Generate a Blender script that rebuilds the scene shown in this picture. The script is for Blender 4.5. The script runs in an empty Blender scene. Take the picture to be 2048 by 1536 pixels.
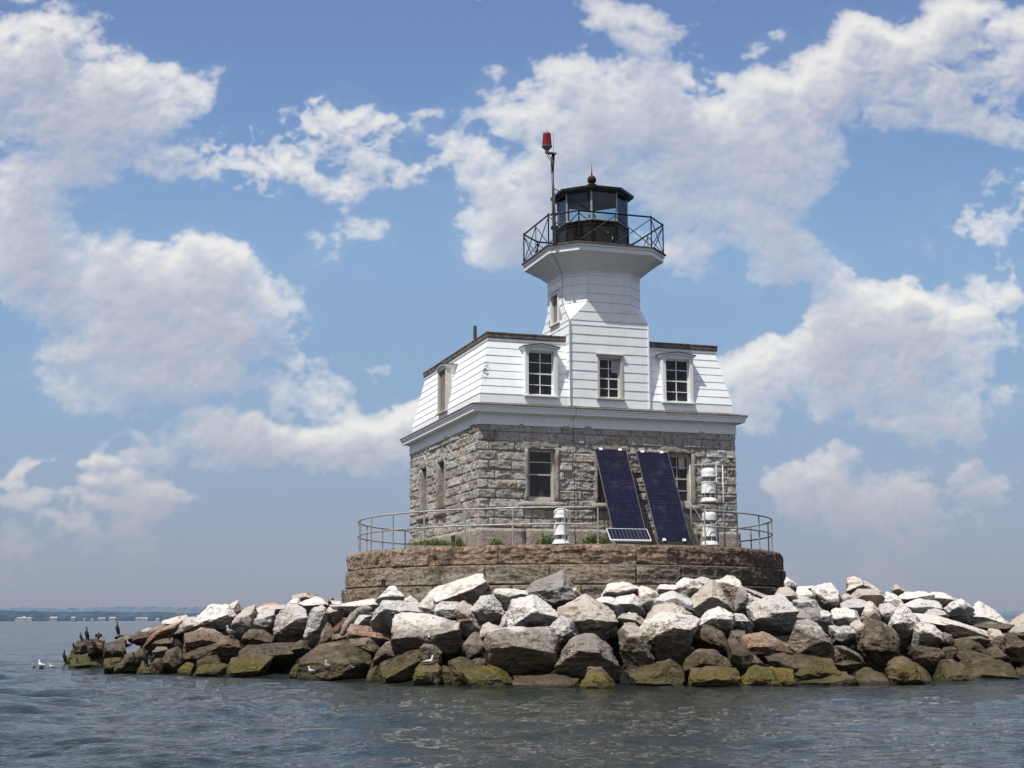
import bpy, bmesh, math, random
import numpy as np
from math import radians, sin, cos, pi, atan2, sqrt
from mathutils import Vector, Matrix
from mathutils.bvhtree import BVHTree

random.seed(7)
rng = np.random.default_rng(11)
SC = bpy.context.scene
COL = SC.collection

# ------------------------------------------------------------------ camera
CAM = np.array([-16.5041, -44.9832, 1.6])
YAW, PITCH, ROLL, FPX = radians(18.0572), radians(9.4376), radians(-0.124), 2833.8
_F = np.array([sin(YAW)*cos(PITCH), cos(YAW)*cos(PITCH), sin(PITCH)])
_R0 = np.array([cos(YAW), -sin(YAW), 0.0]); _U0 = np.cross(_R0, _F)
CR = cos(ROLL)*_R0 + sin(ROLL)*_U0
CU = -sin(ROLL)*_R0 + cos(ROLL)*_U0
FH = np.array([sin(YAW), cos(YAW), 0.0])          # horizontal view axis
def raydir(px, py): return _F*FPX + CR*(px-1024) + CU*(768-py)
def at_depth(px, py, d): return CAM + raydir(px, py)*(d/FPX)
def at_y(px, py, Y):
    r = raydir(px, py); return CAM + r*((Y-CAM[1])/r[1])
def at_x(px, py, X):
    r = raydir(px, py); return CAM + r*((X-CAM[0])/r[0])
def at_z(px, py, Z):
    r = raydir(px, py); return CAM + r*((Z-CAM[2])/r[2])
cam = bpy.data.cameras.new('camera'); camo = bpy.data.objects.new('camera', cam); COL.objects.link(camo)
M = Matrix(((CR[0], CU[0], -_F[0], CAM[0]), (CR[1], CU[1], -_F[1], CAM[1]), (CR[2], CU[2], -_F[2], CAM[2]), (0, 0, 0, 1)))
camo.matrix_world = M
cam.sensor_width = 36; cam.lens = FPX/2048*36; cam.clip_start = 0.5; cam.clip_end = 60000
SC.camera = camo
SC.view_settings.view_transform = 'Standard'; SC.view_settings.look = 'None'
SC.view_settings.exposure = 0; SC.view_settings.gamma = 1

# ------------------------------------------------------------------ noise
def _hash(ix, iy, iz, seed):
    h = (ix.astype(np.uint32)*np.uint32(374761393) + iy.astype(np.uint32)*np.uint32(668265263)
         + iz.astype(np.uint32)*np.uint32(2147483647) + np.uint32((seed*974634777) & 0xffffffff))
    h = (h ^ (h >> np.uint32(13)))*np.uint32(1274126177)
    h = h ^ (h >> np.uint32(16))
    return (h & np.uint32(0xffffff)).astype(np.float64)/float(0xffffff)*2-1
def vnoise(P, seed=0):
    P = np.asarray(P, float); i = np.floor(P).astype(np.int64); f = P-i
    u = f*f*f*(f*(f*6-15)+10)
    i = i & 0xffffffff
    x, y, z = i[:, 0], i[:, 1], i[:, 2]; x1, y1, z1 = (x+1) & 0xffffffff, (y+1) & 0xffffffff, (z+1) & 0xffffffff
    a = lambda X, Y, Z: _hash(X, Y, Z, seed)
    ux, uy, uz = u[:, 0], u[:, 1], u[:, 2]
    l = lambda p, q, t: p+(q-p)*t
    return l(l(l(a(x, y, z), a(x1, y, z), ux), l(a(x, y1, z), a(x1, y1, z), ux), uy),
             l(l(a(x, y, z1), a(x1, y, z1), ux), l(a(x, y1, z1), a(x1, y1, z1), ux), uy), uz)
def fbm(P, octaves=4, seed=0, gain=.5, ridged=False):
    P = np.asarray(P, float); out = np.zeros(len(P)); a = 1.0; s = 0
    rot = np.array([[.36, .48, -.8], [-.8, .6, 0], [.48, .64, .6]])
    for k in range(octaves):
        n = vnoise(P, seed+k*17)
        if ridged: n = 1-2*np.abs(n)
        out += a*n; s += a; a *= gain; P = (P@rot.T)*2.03+11.3
    return out/s
def sstep(a, b, x):
    t = np.clip((x-a)/(b-a), 0, 1); return t*t*(3-2*t)

# ------------------------------------------------------------------ mesh helpers
def tag(o, label=None, cat=None, group=None, kind=None):
    if label: o['label'] = label
    if cat: o['category'] = cat
    if group: o['group'] = group
    if kind: o['kind'] = kind
    return o
def link(o, parent=None):
    COL.objects.link(o)
    if parent is not None:
        o.parent = parent
        if parent.type == 'EMPTY' and parent.get('_world'):
            o.location = -parent.location
    return o
def empty(name, loc=(0, 0, 0), rz=0, world=False):
    o = bpy.data.objects.new(name, None); o.empty_display_size = .2
    o.location = loc; o.rotation_euler = (0, 0, rz); COL.objects.link(o)
    if world: o['_world'] = 1
    return o
def np_mesh(name, V, Fa, mat=None, parent=None, smooth=True, attr=None):
    V = np.asarray(V, np.float32); Fa = np.asarray(Fa, np.int32); n = Fa.shape[1]
    me = bpy.data.meshes.new(name)
    me.vertices.add(len(V)); me.vertices.foreach_set('co', V.ravel())
    me.loops.add(Fa.size); me.loops.foreach_set('vertex_index', Fa.ravel())
    me.polygons.add(len(Fa)); me.polygons.foreach_set('loop_start', np.arange(len(Fa), dtype=np.int32)*n)
    me.update(calc_edges=True)
    me.polygons.foreach_set('use_smooth', np.full(len(Fa), smooth))
    if attr is not None:
        a = me.color_attributes.new('tint', 'FLOAT_COLOR', 'POINT')
        c = np.ones((len(V), 4), np.float32); c[:, :3] = attr; a.data.foreach_set('color', c.ravel())
    if mat: me.materials.append(mat)
    o = bpy.data.objects.new(name, me); link(o, parent); return o
class MB:
    def __init__(s): s.v = []; s.f = []; s.dark = set()
    def add(s, vs, fs):
        o = len(s.v); s.v += [tuple(float(c) for c in v) for v in vs]; s.f += [tuple(i+o for i in f) for f in fs]; return s
    def obox(s, c, ax, ay, az):
        c, ax, ay, az = map(np.array, (c, ax, ay, az)); vs = []
        for k in range(8):
            vs.append(c+ax*(1 if k & 1 else -1)+ay*(1 if k & 2 else -1)+az*(1 if k & 4 else -1))
        return s.add(vs, [(0, 2, 3, 1), (4, 5, 7, 6), (0, 1, 5, 4), (2, 6, 7, 3), (0, 4, 6, 2), (1, 3, 7, 5)])
    def box(s, x0, y0, z0, x1, y1, z1):
        return s.obox(((x0+x1)/2, (y0+y1)/2, (z0+z1)/2), ((x1-x0)/2, 0, 0), (0, (y1-y0)/2, 0), (0, 0, (z1-z0)/2))
    def loft(s, rings, cap=True, close=True):
        n = len(rings[0]); vs = [p for r in rings for p in r]; fs = []
        for k in range(len(rings)-1):
            for i in range(n if close else n-1):
                j = (i+1) % n; fs.append((k*n+i, k*n+j, (k+1)*n+j, (k+1)*n+i))
        if cap: fs.append(tuple(range(n))[::-1]); fs.append(tuple((len(rings)-1)*n+i for i in range(n)))
        return s.add(vs, fs)
    def tube(s, pts, rad, n=8, sy=None, cap=True, upv=(0, 0, 1)):
        pts = [np.array(p, float) for p in pts]
        if not hasattr(rad, '__len__'): rad = [rad]*len(pts)
        rings = []
        for i, p in enumerate(pts):
            t = pts[min(i+1, len(pts)-1)]-pts[max(i-1, 0)]; t = t/(np.linalg.norm(t)+1e-9)
            u = np.cross(t, upv)
            if np.linalg.norm(u) < 1e-3: u = np.cross(t, (0, 1, .1))
            u /= np.linalg.norm(u); w = np.cross(u, t)
            ry = rad[i]*(sy[i] if sy else 1)
            rings.append([p+u*rad[i]*cos(a)+w*ry*sin(a) for a in [2*pi*k/n for k in range(n)]])
        return s.loft(rings, cap)
    def bar(s, p, q, r, n=8): return s.tube([p, q], r, n)
    def lathe(s, prof, n=20, c=(0, 0, 0), cap=True):
        rings = [[(c[0]+r*cos(2*pi*k/n), c[1]+r*sin(2*pi*k/n), c[2]+z) for k in range(n)] for r, z in prof]
        return s.loft(rings, cap)
    def ball(s, c, r, n=14, m=9, sc=(1, 1, 1)):
        return s.loft([[(c[0]+r*sc[0]*sin(pi*(j+.02)/(m+.04))*cos(2*pi*k/n), c[1]+r*sc[1]*sin(pi*(j+.02)/(m+.04))*sin(2*pi*k/n), c[2]-r*sc[2]*cos(pi*(j+.02)/(m+.04))) for k in range(n)] for j in range(m+1)])
    def build(s, name, mat, parent=None, smooth=False, bevel=0, loc=None, auto=None):
        me = bpy.data.meshes.new(name); me.from_pydata(s.v, [], s.f)
        bm = bmesh.new(); bm.from_mesh(me); bmesh.ops.recalc_face_normals(bm, faces=bm.faces[:]); bm.to_mesh(me); bm.free()
        me.materials.append(mat)
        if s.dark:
            me.materials.append(MAT['shadow_line'])
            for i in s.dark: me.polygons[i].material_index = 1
        if smooth:
            me.polygons.foreach_set('use_smooth', [True]*len(me.polygons))
            if auto:
                me.set_sharp_from_angle(angle=radians(auto))
        o = bpy.data.objects.new(name, me); link(o, parent)
        if loc is not None: o.location = loc
        if bevel:
            b = o.modifiers.new('bevel', 'BEVEL'); b.width = bevel; b.segments = 2; b.limit_method = 'ANGLE'
        return o

# ------------------------------------------------------------------ material helpers
class NT:
    def __init__(s, tree): s.t = tree; s.n = tree.nodes; s.l = tree.links
    def node(s, typ, **kw):
        nd = s.n.new(typ)
        for k, v in kw.items():
            if k.startswith('i_'):
                key = k[2:].replace('_', ' '); nd.inputs[key].default_value = v
            else: setattr(nd, k, v)
        return nd
    def set(s, sock, v):
        if hasattr(v, 'links') or isinstance(v, bpy.types.NodeSocket): s.l.new(v, sock)
        else:
            if sock.type == 'RGBA' and not hasattr(v, '__len__'): v = (v, v, v, 1)
            elif sock.type == 'RGBA' and len(v) == 3: v = (*v, 1)
            elif sock.type == 'VECTOR' and not hasattr(v, '__len__'): v = (v, v, v)
            sock.default_value = v
    def math(s, op, a, b=0, c=None, clamp=False):
        nd = s.node('ShaderNodeMath', operation=op, use_clamp=clamp); s.set(nd.inputs[0], a); s.set(nd.inputs[1], b)
        if c is not None: s.set(nd.inputs[2], c)
        return nd.outputs[0]
    def vec(s, op, a, b=(0, 0, 0), scale=None):
        nd = s.node('ShaderNodeVectorMath', operation=op); s.set(nd.inputs[0], a)
        if op not in ('LENGTH', 'NORMALIZE', 'SCALE'): s.set(nd.inputs[1], b)
        if scale is not None: s.set(nd.inputs['Scale'], scale)
        return nd.outputs['Value'] if op in ('LENGTH', 'DOT_PRODUCT', 'DISTANCE') else nd.outputs[0]
    def noise(s, v, scale=5, detail=4, rough=.55, dist=0, lac=2.0):
        nd = s.node('ShaderNodeTexNoise'); s.set(nd.inputs['Vector'], v); nd.inputs['Scale'].default_value = scale
        nd.inputs['Detail'].default_value = detail; nd.inputs['Roughness'].default_value = rough
        nd.inputs['Distortion'].default_value = dist; nd.inputs['Lacunarity'].default_value = lac
        return nd.outputs['Fac']
    def ss(s, x, a, b):
        nd = s.node('ShaderNodeMapRange', interpolation_type='SMOOTHSTEP', clamp=True)
        s.set(nd.inputs[0], x)
        if a <= b:
            s.set(nd.inputs[1], a); s.set(nd.inputs[2], b)
        else:
            s.set(nd.inputs[1], b); s.set(nd.inputs[2], a); nd.inputs[3].default_value = 1; nd.inputs[4].default_value = 0
        return nd.outputs[0]
    def lin(s, x, a, b, c, d):
        nd = s.node('ShaderNodeMapRange', clamp=True); s.set(nd.inputs[0], x)
        for k, v in zip((1, 2, 3, 4), (a, b, c, d)): s.set(nd.inputs[k], v)
        return nd.outputs[0]
    def mix(s, f, a, b, blend='MIX'):
        nd = s.node('ShaderNodeMix', data_type='RGBA', blend_type=blend); nd.clamp_factor = True
        s.set(nd.inputs[0], f); s.set(nd.inputs[6], a); s.set(nd.inputs[7], b); return nd.outputs[2]
    def bump(s, h, strength=.5, dist=.05, normal=None):
        nd = s.node('ShaderNodeBump'); nd.inputs['Strength'].default_value = strength; nd.inputs['Distance'].default_value = dist
        s.set(nd.inputs['Height'], h)
        if normal is not None: s.set(nd.inputs['Normal'], normal)
        return nd.outputs[0]
    def xyz(s, v):
        nd = s.node('ShaderNodeSeparateXYZ'); s.set(nd.inputs[0], v); return nd.outputs
    def comb(s, x, y, z):
        nd = s.node('ShaderNodeCombineXYZ'); s.set(nd.inputs[0], x); s.set(nd.inputs[1], y); s.set(nd.inputs[2], z); return nd.outputs[0]
def new_mat(name):
    m = bpy.data.materials.new(name); m.use_nodes = True; nt = NT(m.node_tree)
    p = m.node_tree.nodes['Principled BSDF']; p.inputs['Specular IOR Level'].default_value = .3
    geo = nt.node('ShaderNodeNewGeometry')
    return m, nt, p, geo.outputs['Position'], geo
def simple(name, col, rough=.6, metal=0, var=.25, vscale=4, bump=0, bscale=30, spec=.3, stain=None, stain_amt=.5, streak=False):
    m, nt, p, P, geo = new_mat(name)
    v = P
    if streak:
        v = nt.vec('MULTIPLY', P, (1, 1, .18))
    n = nt.noise(v, vscale, 3, .6)
    dark = tuple(c*(1-var) for c in col); lite = tuple(min(1, c*(1+var*.6)) for c in col)
    c = nt.mix(nt.ss(n, .3, .7), dark, lite)
    if stain:
        n2 = nt.noise(v, vscale*2.3+1, 3, .65); c = nt.mix(nt.math('MULTIPLY', nt.ss(n2, .52, .72), stain_amt), c, stain)
    nt.set(p.inputs['Base Color'], c); p.inputs['Roughness'].default_value = rough; p.inputs['Metallic'].default_value = metal
    p.inputs['Specular IOR Level'].default_value = spec
    if bump:
        nt.set(p.inputs['Normal'], nt.bump(nt.noise(P, bscale, 1, .6), bump, .02))
    return m

# --- painted clapboard
def paint_mat(name, base=(.82, .84, .86), dirt=.5):
    m, nt, p, P, geo = new_mat(name)
    s = nt.vec('MULTIPLY', P, (1, 1, .12))
    streak = nt.noise(s, 5, 3, .65)
    blot = nt.noise(P, 1.1, 3, .6)
    fine = nt.noise(P, 22, 2, .7)
    c = nt.mix(nt.math('MULTIPLY', nt.ss(streak, .45, .8), .35*dirt), base, (.50, .47, .42))
    c = nt.mix(nt.math('MULTIPLY', nt.ss(blot, .5, .75), .35*dirt), c, (.66, .63, .57))
    chip = nt.math('MULTIPLY', nt.ss(fine, .66, .72), nt.ss(nt.noise(P, 2.4, 2, .6), .52, .64))
    c = nt.mix(nt.math('MULTIPLY', chip, .8*dirt), c, (.28, .25, .21))
    pd = nt.vec('LENGTH', nt.vec('MULTIPLY', nt.vec('SUBTRACT', P, (-4.08, -4.12, 9.12)), (1, 1, .7)))
    c = nt.mix(nt.math('MULTIPLY', nt.ss(pd, .30, .12), nt.ss(nt.noise(P, 16, 2, .6), .50, .56)), c, (.16, .15, .14))
    nt.set(p.inputs['Base Color'], c); p.inputs['Roughness'].default_value = .55
    nt.set(p.inputs['Normal'], nt.bump(nt.noise(nt.vec('MULTIPLY', P, (1, 1, .5)), 14, 2, .7), .25, .012))
    return m
# --- rough granite using baked per-block tint
def granite_mat(name, base, warm, dark, lichen=(.42, .40, .36), rust=.35, pierlike=False):
    m, nt, p, P, geo = new_mat(name)
    at = nt.node('ShaderNodeAttribute', attribute_name='tint')
    n1 = nt.noise(P, 1.7, 4, .62); n2 = nt.noise(P, 8, 3, .65); n3 = nt.noise(P, 32, 1, .7); n4 = nt.noise(P, 3.1, 3, .6, .6)
    c = nt.mix(nt.ss(n1, .35, .7), base, warm)
    c = nt.mix(nt.math('MULTIPLY', nt.ss(n2, .48, .64), .62), c, dark)
    c = nt.mix(nt.math('MULTIPLY', nt.ss(n2, .47, .3), .35), c, lichen)
    c = nt.mix(nt.math('MULTIPLY', nt.math('MULTIPLY', nt.ss(n4, .6, .72), nt.ss(n2, .4, .62)), rust), c, (.28, .10, .03))
    c = nt.mix(1.0, c, at.outputs['Color'], 'MULTIPLY')
    c = nt.mix(nt.lin(n3, .3, .7, .0, .35), c, (.08, .07, .06))
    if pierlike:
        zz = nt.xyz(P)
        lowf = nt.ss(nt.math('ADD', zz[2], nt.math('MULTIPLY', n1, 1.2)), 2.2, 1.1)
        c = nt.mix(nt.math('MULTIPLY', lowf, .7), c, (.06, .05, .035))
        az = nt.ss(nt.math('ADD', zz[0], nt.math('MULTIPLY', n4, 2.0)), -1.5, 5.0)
        c = nt.mix(nt.math('MULTIPLY', az, .72), c, (.045, .037, .028))  # darkens towards the right: the pier's shaded side put into its colour
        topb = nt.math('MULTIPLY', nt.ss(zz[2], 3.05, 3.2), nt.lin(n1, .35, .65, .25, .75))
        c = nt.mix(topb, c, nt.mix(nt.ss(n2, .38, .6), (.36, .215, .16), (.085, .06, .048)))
    nt.set(p.inputs['Base Color'], c); p.inputs['Roughness'].default_value = .9; p.inputs['Specular IOR Level'].default_value = .15
    h = nt.math('ADD', nt.math('MULTIPLY', n2, 1.0), nt.math('MULTIPLY', n3, .5))
    nt.set(p.inputs['Normal'], nt.bump(h, .75, .05))
    return m
MAT = {}
MAT['clap'] = paint_mat('white clapboard paint', (.875,.90,.915), .45)
MAT['shadow_line'] = simple('grime in the board joints', (.40, .395, .39), .9, var=.3, vscale=6)  # dark strip colour standing in for shadow lines under the clapboards
MAT['trim'] = paint_mat('white trim paint', (.78, .79, .80), .8)
MAT['cornice'] = paint_mat('cornice paint', (.80, .82, .835), .5)
MAT['trimworn'] = paint_mat('worn window trim', (.50, .47, .42), 1.2)
MAT['wood'] = simple('weathered bare wood', (.24, .20, .165), .85, var=.4, vscale=9, bump=.4, streak=True)
MAT['curb'] = simple('weathered roof edging', (.15, .125, .11), .85, var=.45, vscale=6, bump=.3, stain=(.35, .33, .30), stain_amt=.7)
MAT['roofmetal'] = simple('dark roof membrane', (.06, .055, .05), .8, var=.4, vscale=5, bump=.2)
MAT['iron'] = simple('black painted iron', (.010, .009, .009), .4, var=.4, vscale=6, stain=(.04, .022, .014), stain_amt=.3, bump=.15, spec=.25)
MAT['rustiron'] = simple('rusted iron', (.035, .017, .013), .7, var=.5, vscale=10, bump=.3)
MAT['galv'] = simple('weathered galvanised pipe', (.42, .41, .39), .55, metal=.35, var=.3, vscale=8, stain=(.26, .20, .15), stain_amt=.6)
MAT['greypole'] = simple('grey weathered mast', (.25, .24, .215), .7, var=.35, vscale=7, stain=(.1, .08, .06), stain_amt=.7)
MAT['stone'] = granite_mat('rock faced granite', (.56, .54, .50), (.48, .43, .37), (.20, .185, .17), rust=.9)
MAT['smoothstone'] = granite_mat('dressed granite', (.47, .44, .395), (.40, .35, .29), (.24, .215, .185), rust=.4)
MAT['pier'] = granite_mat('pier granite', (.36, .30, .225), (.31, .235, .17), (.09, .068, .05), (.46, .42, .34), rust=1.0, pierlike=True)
MAT['white_enamel'] = simple('white enamel', (.80, .80, .78), .35, var=.06, vscale=5, spec=.5, stain=(.55, .5, .42), stain_amt=.3)
MAT['pipegreen'] = simple('dull vent pipe', (.075, .085, .07), .7, var=.3)
MAT['paper'] = simple('faded paper', (.42, .40, .38), .8, var=.2)
MAT['cable'] = simple('black cable', (.02, .02, .02), .6)
MAT['aluminium'] = simple('aluminium frame', (.15, .155, .16), .5, metal=.3, var=.1)
MAT['alabel'] = simple('white clip', (.85, .85, .85), .5, var=.05)
MAT['driftwood'] = simple('driftwood', (.27, .245, .22), .9, var=.5, vscale=7, bump=.6, streak=False)
MAT['plank'] = simple('brown plank', (.22, .13, .08), .85, var=.4, vscale=8, bump=.4)

def pane_mat():
    m, nt, p, P, geo = new_mat('dark window glass')
    n = nt.noise(P, 1.6, 5, .6); c = nt.mix(nt.ss(n, .4, .75), (.006, .006, .010), (.035, .035, .045))
    n2 = nt.noise(nt.vec('MULTIPLY', P, (1, 1, .4)), 7, 5, .6)
    c = nt.mix(nt.math('MULTIPLY', nt.ss(n2, .55, .75), .5), c, (.11, .10, .09))
    nt.set(p.inputs['Base Color'], c); p.inputs['Roughness'].default_value = .12; p.inputs['Specular IOR Level'].default_value = .35
    nt.set(p.inputs['Normal'], nt.bump(nt.noise(P, 2.5, 2, .5), .15, .02))
    return m
MAT['pane'] = pane_mat()
def glass_mat(name, tint, tr=.7, rough=.04):
    m, nt, p, P, geo = new_mat(name)
    out = nt.n['Material Output']
    tb = nt.node('ShaderNodeBsdfTransparent'); nt.set(tb.inputs[0], tint)
    gl = nt.node('ShaderNodeBsdfGlossy'); gl.inputs['Roughness'].default_value = rough; nt.set(gl.inputs[0], (.8, .85, .9))
    df = nt.node('ShaderNodeBsdfDiffuse'); nt.set(df.inputs[0], (.16, .19, .21))
    fr = nt.node('ShaderNodeFresnel'); fr.inputs[0].default_value = 1.5
    m1 = nt.node('ShaderNodeMixShader'); nt.set(m1.inputs[0], nt.lin(nt.noise(P, 3, 4), .3, .7, 1-tr-.07, 1-tr+.07)); nt.l.new(tb.outputs[0], m1.inputs[1]); nt.l.new(df.outputs[0], m1.inputs[2])
    m2 = nt.node('ShaderNodeMixShader'); nt.l.new(fr.outputs[0], m2.inputs[0]); nt.l.new(m1.outputs[0], m2.inputs[1]); nt.l.new(gl.outputs[0], m2.inputs[2])
    nt.l.new(m2.outputs[0], out.inputs[0]); return m
MAT['lanternglass'] = glass_mat('salt hazed lantern glass', (.70, .84, .90), .92)
MAT['beaconglass'] = glass_mat('beacon lens glass', (.9, .93, .95), .8)
def red_mat():
    m, nt, p, P, geo = new_mat('red beacon glass')
    n = nt.noise(P, 20, 3); nt.set(p.inputs['Base Color'], nt.mix(n, (.13, .003, .004), (.26, .008, .008)))
    p.inputs['Roughness'].default_value = .25; p.inputs['Specular IOR Level'].default_value = .5
    return m
MAT['red'] = red_mat()
def solar_mat(name, ncell, lines=(.05, .05, .11)):
    # u,v come from object space: local x across, local y along
    m, nt, p, P, geo = new_mat(name)
    tc = nt.node('ShaderNodeTexCoord'); xyz = nt.xyz(tc.outputs['Object'])
    fx = nt.math('FRACT', nt.math('MULTIPLY', xyz[0], 1/ncell[0])); fy = nt.math('FRACT', nt.math('MULTIPLY', xyz[1], 1/ncell[1]))
    ex = nt.math('MINIMUM', fx, nt.math('SUBTRACT', 1, fx)); ey = nt.math('MINIMUM', fy, nt.math('SUBTRACT', 1, fy))
    ln = nt.math('MAXIMUM', nt.ss(ex, .06, .03), nt.ss(ey, .06, .03))
    cid = nt.node('ShaderNodeTexWhiteNoise', noise_dimensions='2D')
    nt.set(cid.inputs['Vector'], nt.comb(nt.math('FLOOR', nt.math('MULTIPLY', xyz[0], 1/ncell[0])), nt.math('FLOOR', nt.math('MULTIPLY', xyz[1], 1/ncell[1])), 0))
    c = nt.mix(cid.outputs['Value'], (.006, .006, .020), (.010, .010, .038))
    c = nt.mix(nt.math('MULTIPLY', ln, .35), c, lines)
    c = nt.mix(nt.math('MULTIPLY', nt.ss(nt.noise(P, 3, 6, .7), .5, .8), .35), c, (.12, .11, .12))
    nt.set(p.inputs['Base Color'], c); p.inputs['Roughness'].default_value = .38; p.inputs['Specular IOR Level'].default_value = .22
    return m
MAT['solar'] = solar_mat('solar cells', (.1, .1))  # colour halved to paint in the deep shade of the gaps
MAT['solar_small'] = solar_mat('solar cells small', (.115, .6), (.5, .5, .52))

def rock_mat():
    m, nt, p, P, geo = new_mat('riprap rock')
    oi = nt.node('ShaderNodeObjectInfo')
    rnd = nt.vec('ADD', P, nt.comb(nt.math('MULTIPLY', oi.outputs['Random'], 37), 3, 1))
    n1 = nt.noise(rnd, 1.3, 4, .62, .4); n2 = nt.noise(rnd, 5.5, 4, .68); n3 = nt.noise(rnd, 26, 1, .7)
    band = nt.noise(nt.vec('MULTIPLY', rnd, (1, 1, 4.5)), 1.9, 3, .6, .8)
    nz = nt.xyz(geo.outputs['Normal'])[2]
    z = nt.xyz(P)[2]
    c = nt.mix(nt.ss(n1, .3, .72), nt.mix(1.0, oi.outputs['Color'], (.66, .64, .62), 'MULTIPLY'), nt.mix(1.0, oi.outputs['Color'], (1.15, 1.15, 1.15), 'MULTIPLY'))
    c = nt.mix(nt.math('MULTIPLY', nt.ss(band, .56, .72), .35), c, (.30, .235, .18))
    c = nt.mix(nt.math('MULTIPLY', nt.ss(n2, .54, .68), .42), c, (.14, .12, .10))
    c = nt.mix(nt.math('MULTIPLY', nt.ss(nt.noise(rnd, .8, 3, .6), .50, .62), .45), c, (.42, .33, .25))
    c = nt.mix(nt.math('MULTIPLY', nt.ss(n2, .42, .30), .3), c, (.5, .46, .42))
    # bird lime and bleaching on the upward faces
    bl = nt.math('MULTIPLY', nt.ss(nt.math('ADD', nz, nt.math('MULTIPLY', nt.math('SUBTRACT', n2, .5), 1.8)), .30, .85), oi.outputs['Alpha'])
    c = nt.mix(nt.math('MULTIPLY', bl, .72), c, (.74, .71, .67))
    # cracks
    vo = nt.node('ShaderNodeTexVoronoi', feature='DISTANCE_TO_EDGE'); vo.inputs['Scale'].default_value = .8
    nt.set(vo.inputs['Vector'], nt.vec('ADD', rnd, nt.vec('SCALE', nt.comb(n1, n2, band), scale=1.3)))
    crack = nt.math('MULTIPLY', nt.ss(vo.outputs['Distance'], .035, .0), nt.ss(n1, .50, .60))
    c = nt.mix(nt.math('MULTIPLY', crack, .55), c, (.05, .042, .035))
    # wet tidal zone, algae
    zw = nt.math('ADD', z, nt.math('MULTIPLY', nt.math('SUBTRACT', n1, .5), 1.6)); zw = nt.math('ADD', zw, nt.math('MULTIPLY', nt.math('SUBTRACT', n2, .5), .7))
    wet = nt.ss(nt.math('ADD', zw, nt.lin(oi.outputs['Random'], 0, 1, .22, -.28)), 1.48, .90)
    wc = nt.mix(nt.ss(n2, .35, .65), (.020, .015, .009), (.085, .058, .033))
    wc = nt.mix(nt.math('MULTIPLY', nt.ss(band, .5, .64), .5), wc, (.125, .095, .06))
    wc = nt.mix(.30, wc, c)
    c = nt.mix(wet, c, wc)
    al = nt.math('MULTIPLY', nt.math('MULTIPLY', nt.ss(zw, .58, .20), nt.lin(oi.outputs['Random'], .15, .85, .15, 1.0)), nt.lin(nz, -.4, .35, .25, 1))
    ac = nt.mix(nt.ss(nt.noise(rnd, .9, 4), .42, .58), (.056, .072, .009), (.135, .10, .012))
    ac = nt.mix(nt.ss(n2, .45, .65), ac, (.030, .032, .008))
    c = nt.mix(nt.math('MULTIPLY', al, .80), c, ac)
    c = nt.mix(nt.math('MULTIPLY', nt.ss(z, .10, .02), .85), c, (.012, .012, .008))
    nt.set(p.inputs['Base Color'], c)
    nt.set(p.inputs['Roughness'], nt.lin(wet, 0, 1, .92, .62)); p.inputs['Specular IOR Level'].default_value = .22
    h = nt.math('ADD', nt.math('ADD', nt.math('MULTIPLY', n2, 1.0), nt.math('MULTIPLY', n3, .35)), nt.math('MULTIPLY', crack, -.5))
    h = nt.math('ADD', h, nt.math('MULTIPLY', band, .25))
    nt.set(p.inputs['Normal'], nt.bump(h, .9, .09))
    return m
MAT['rock'] = rock_mat()
MAT['mound'] = simple('rubble core', (.008, .007, .006), .95, var=.5, vscale=3, bump=.5, bscale=6)  # near-black, so the colour itself gives the deep shade between boulders
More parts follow.
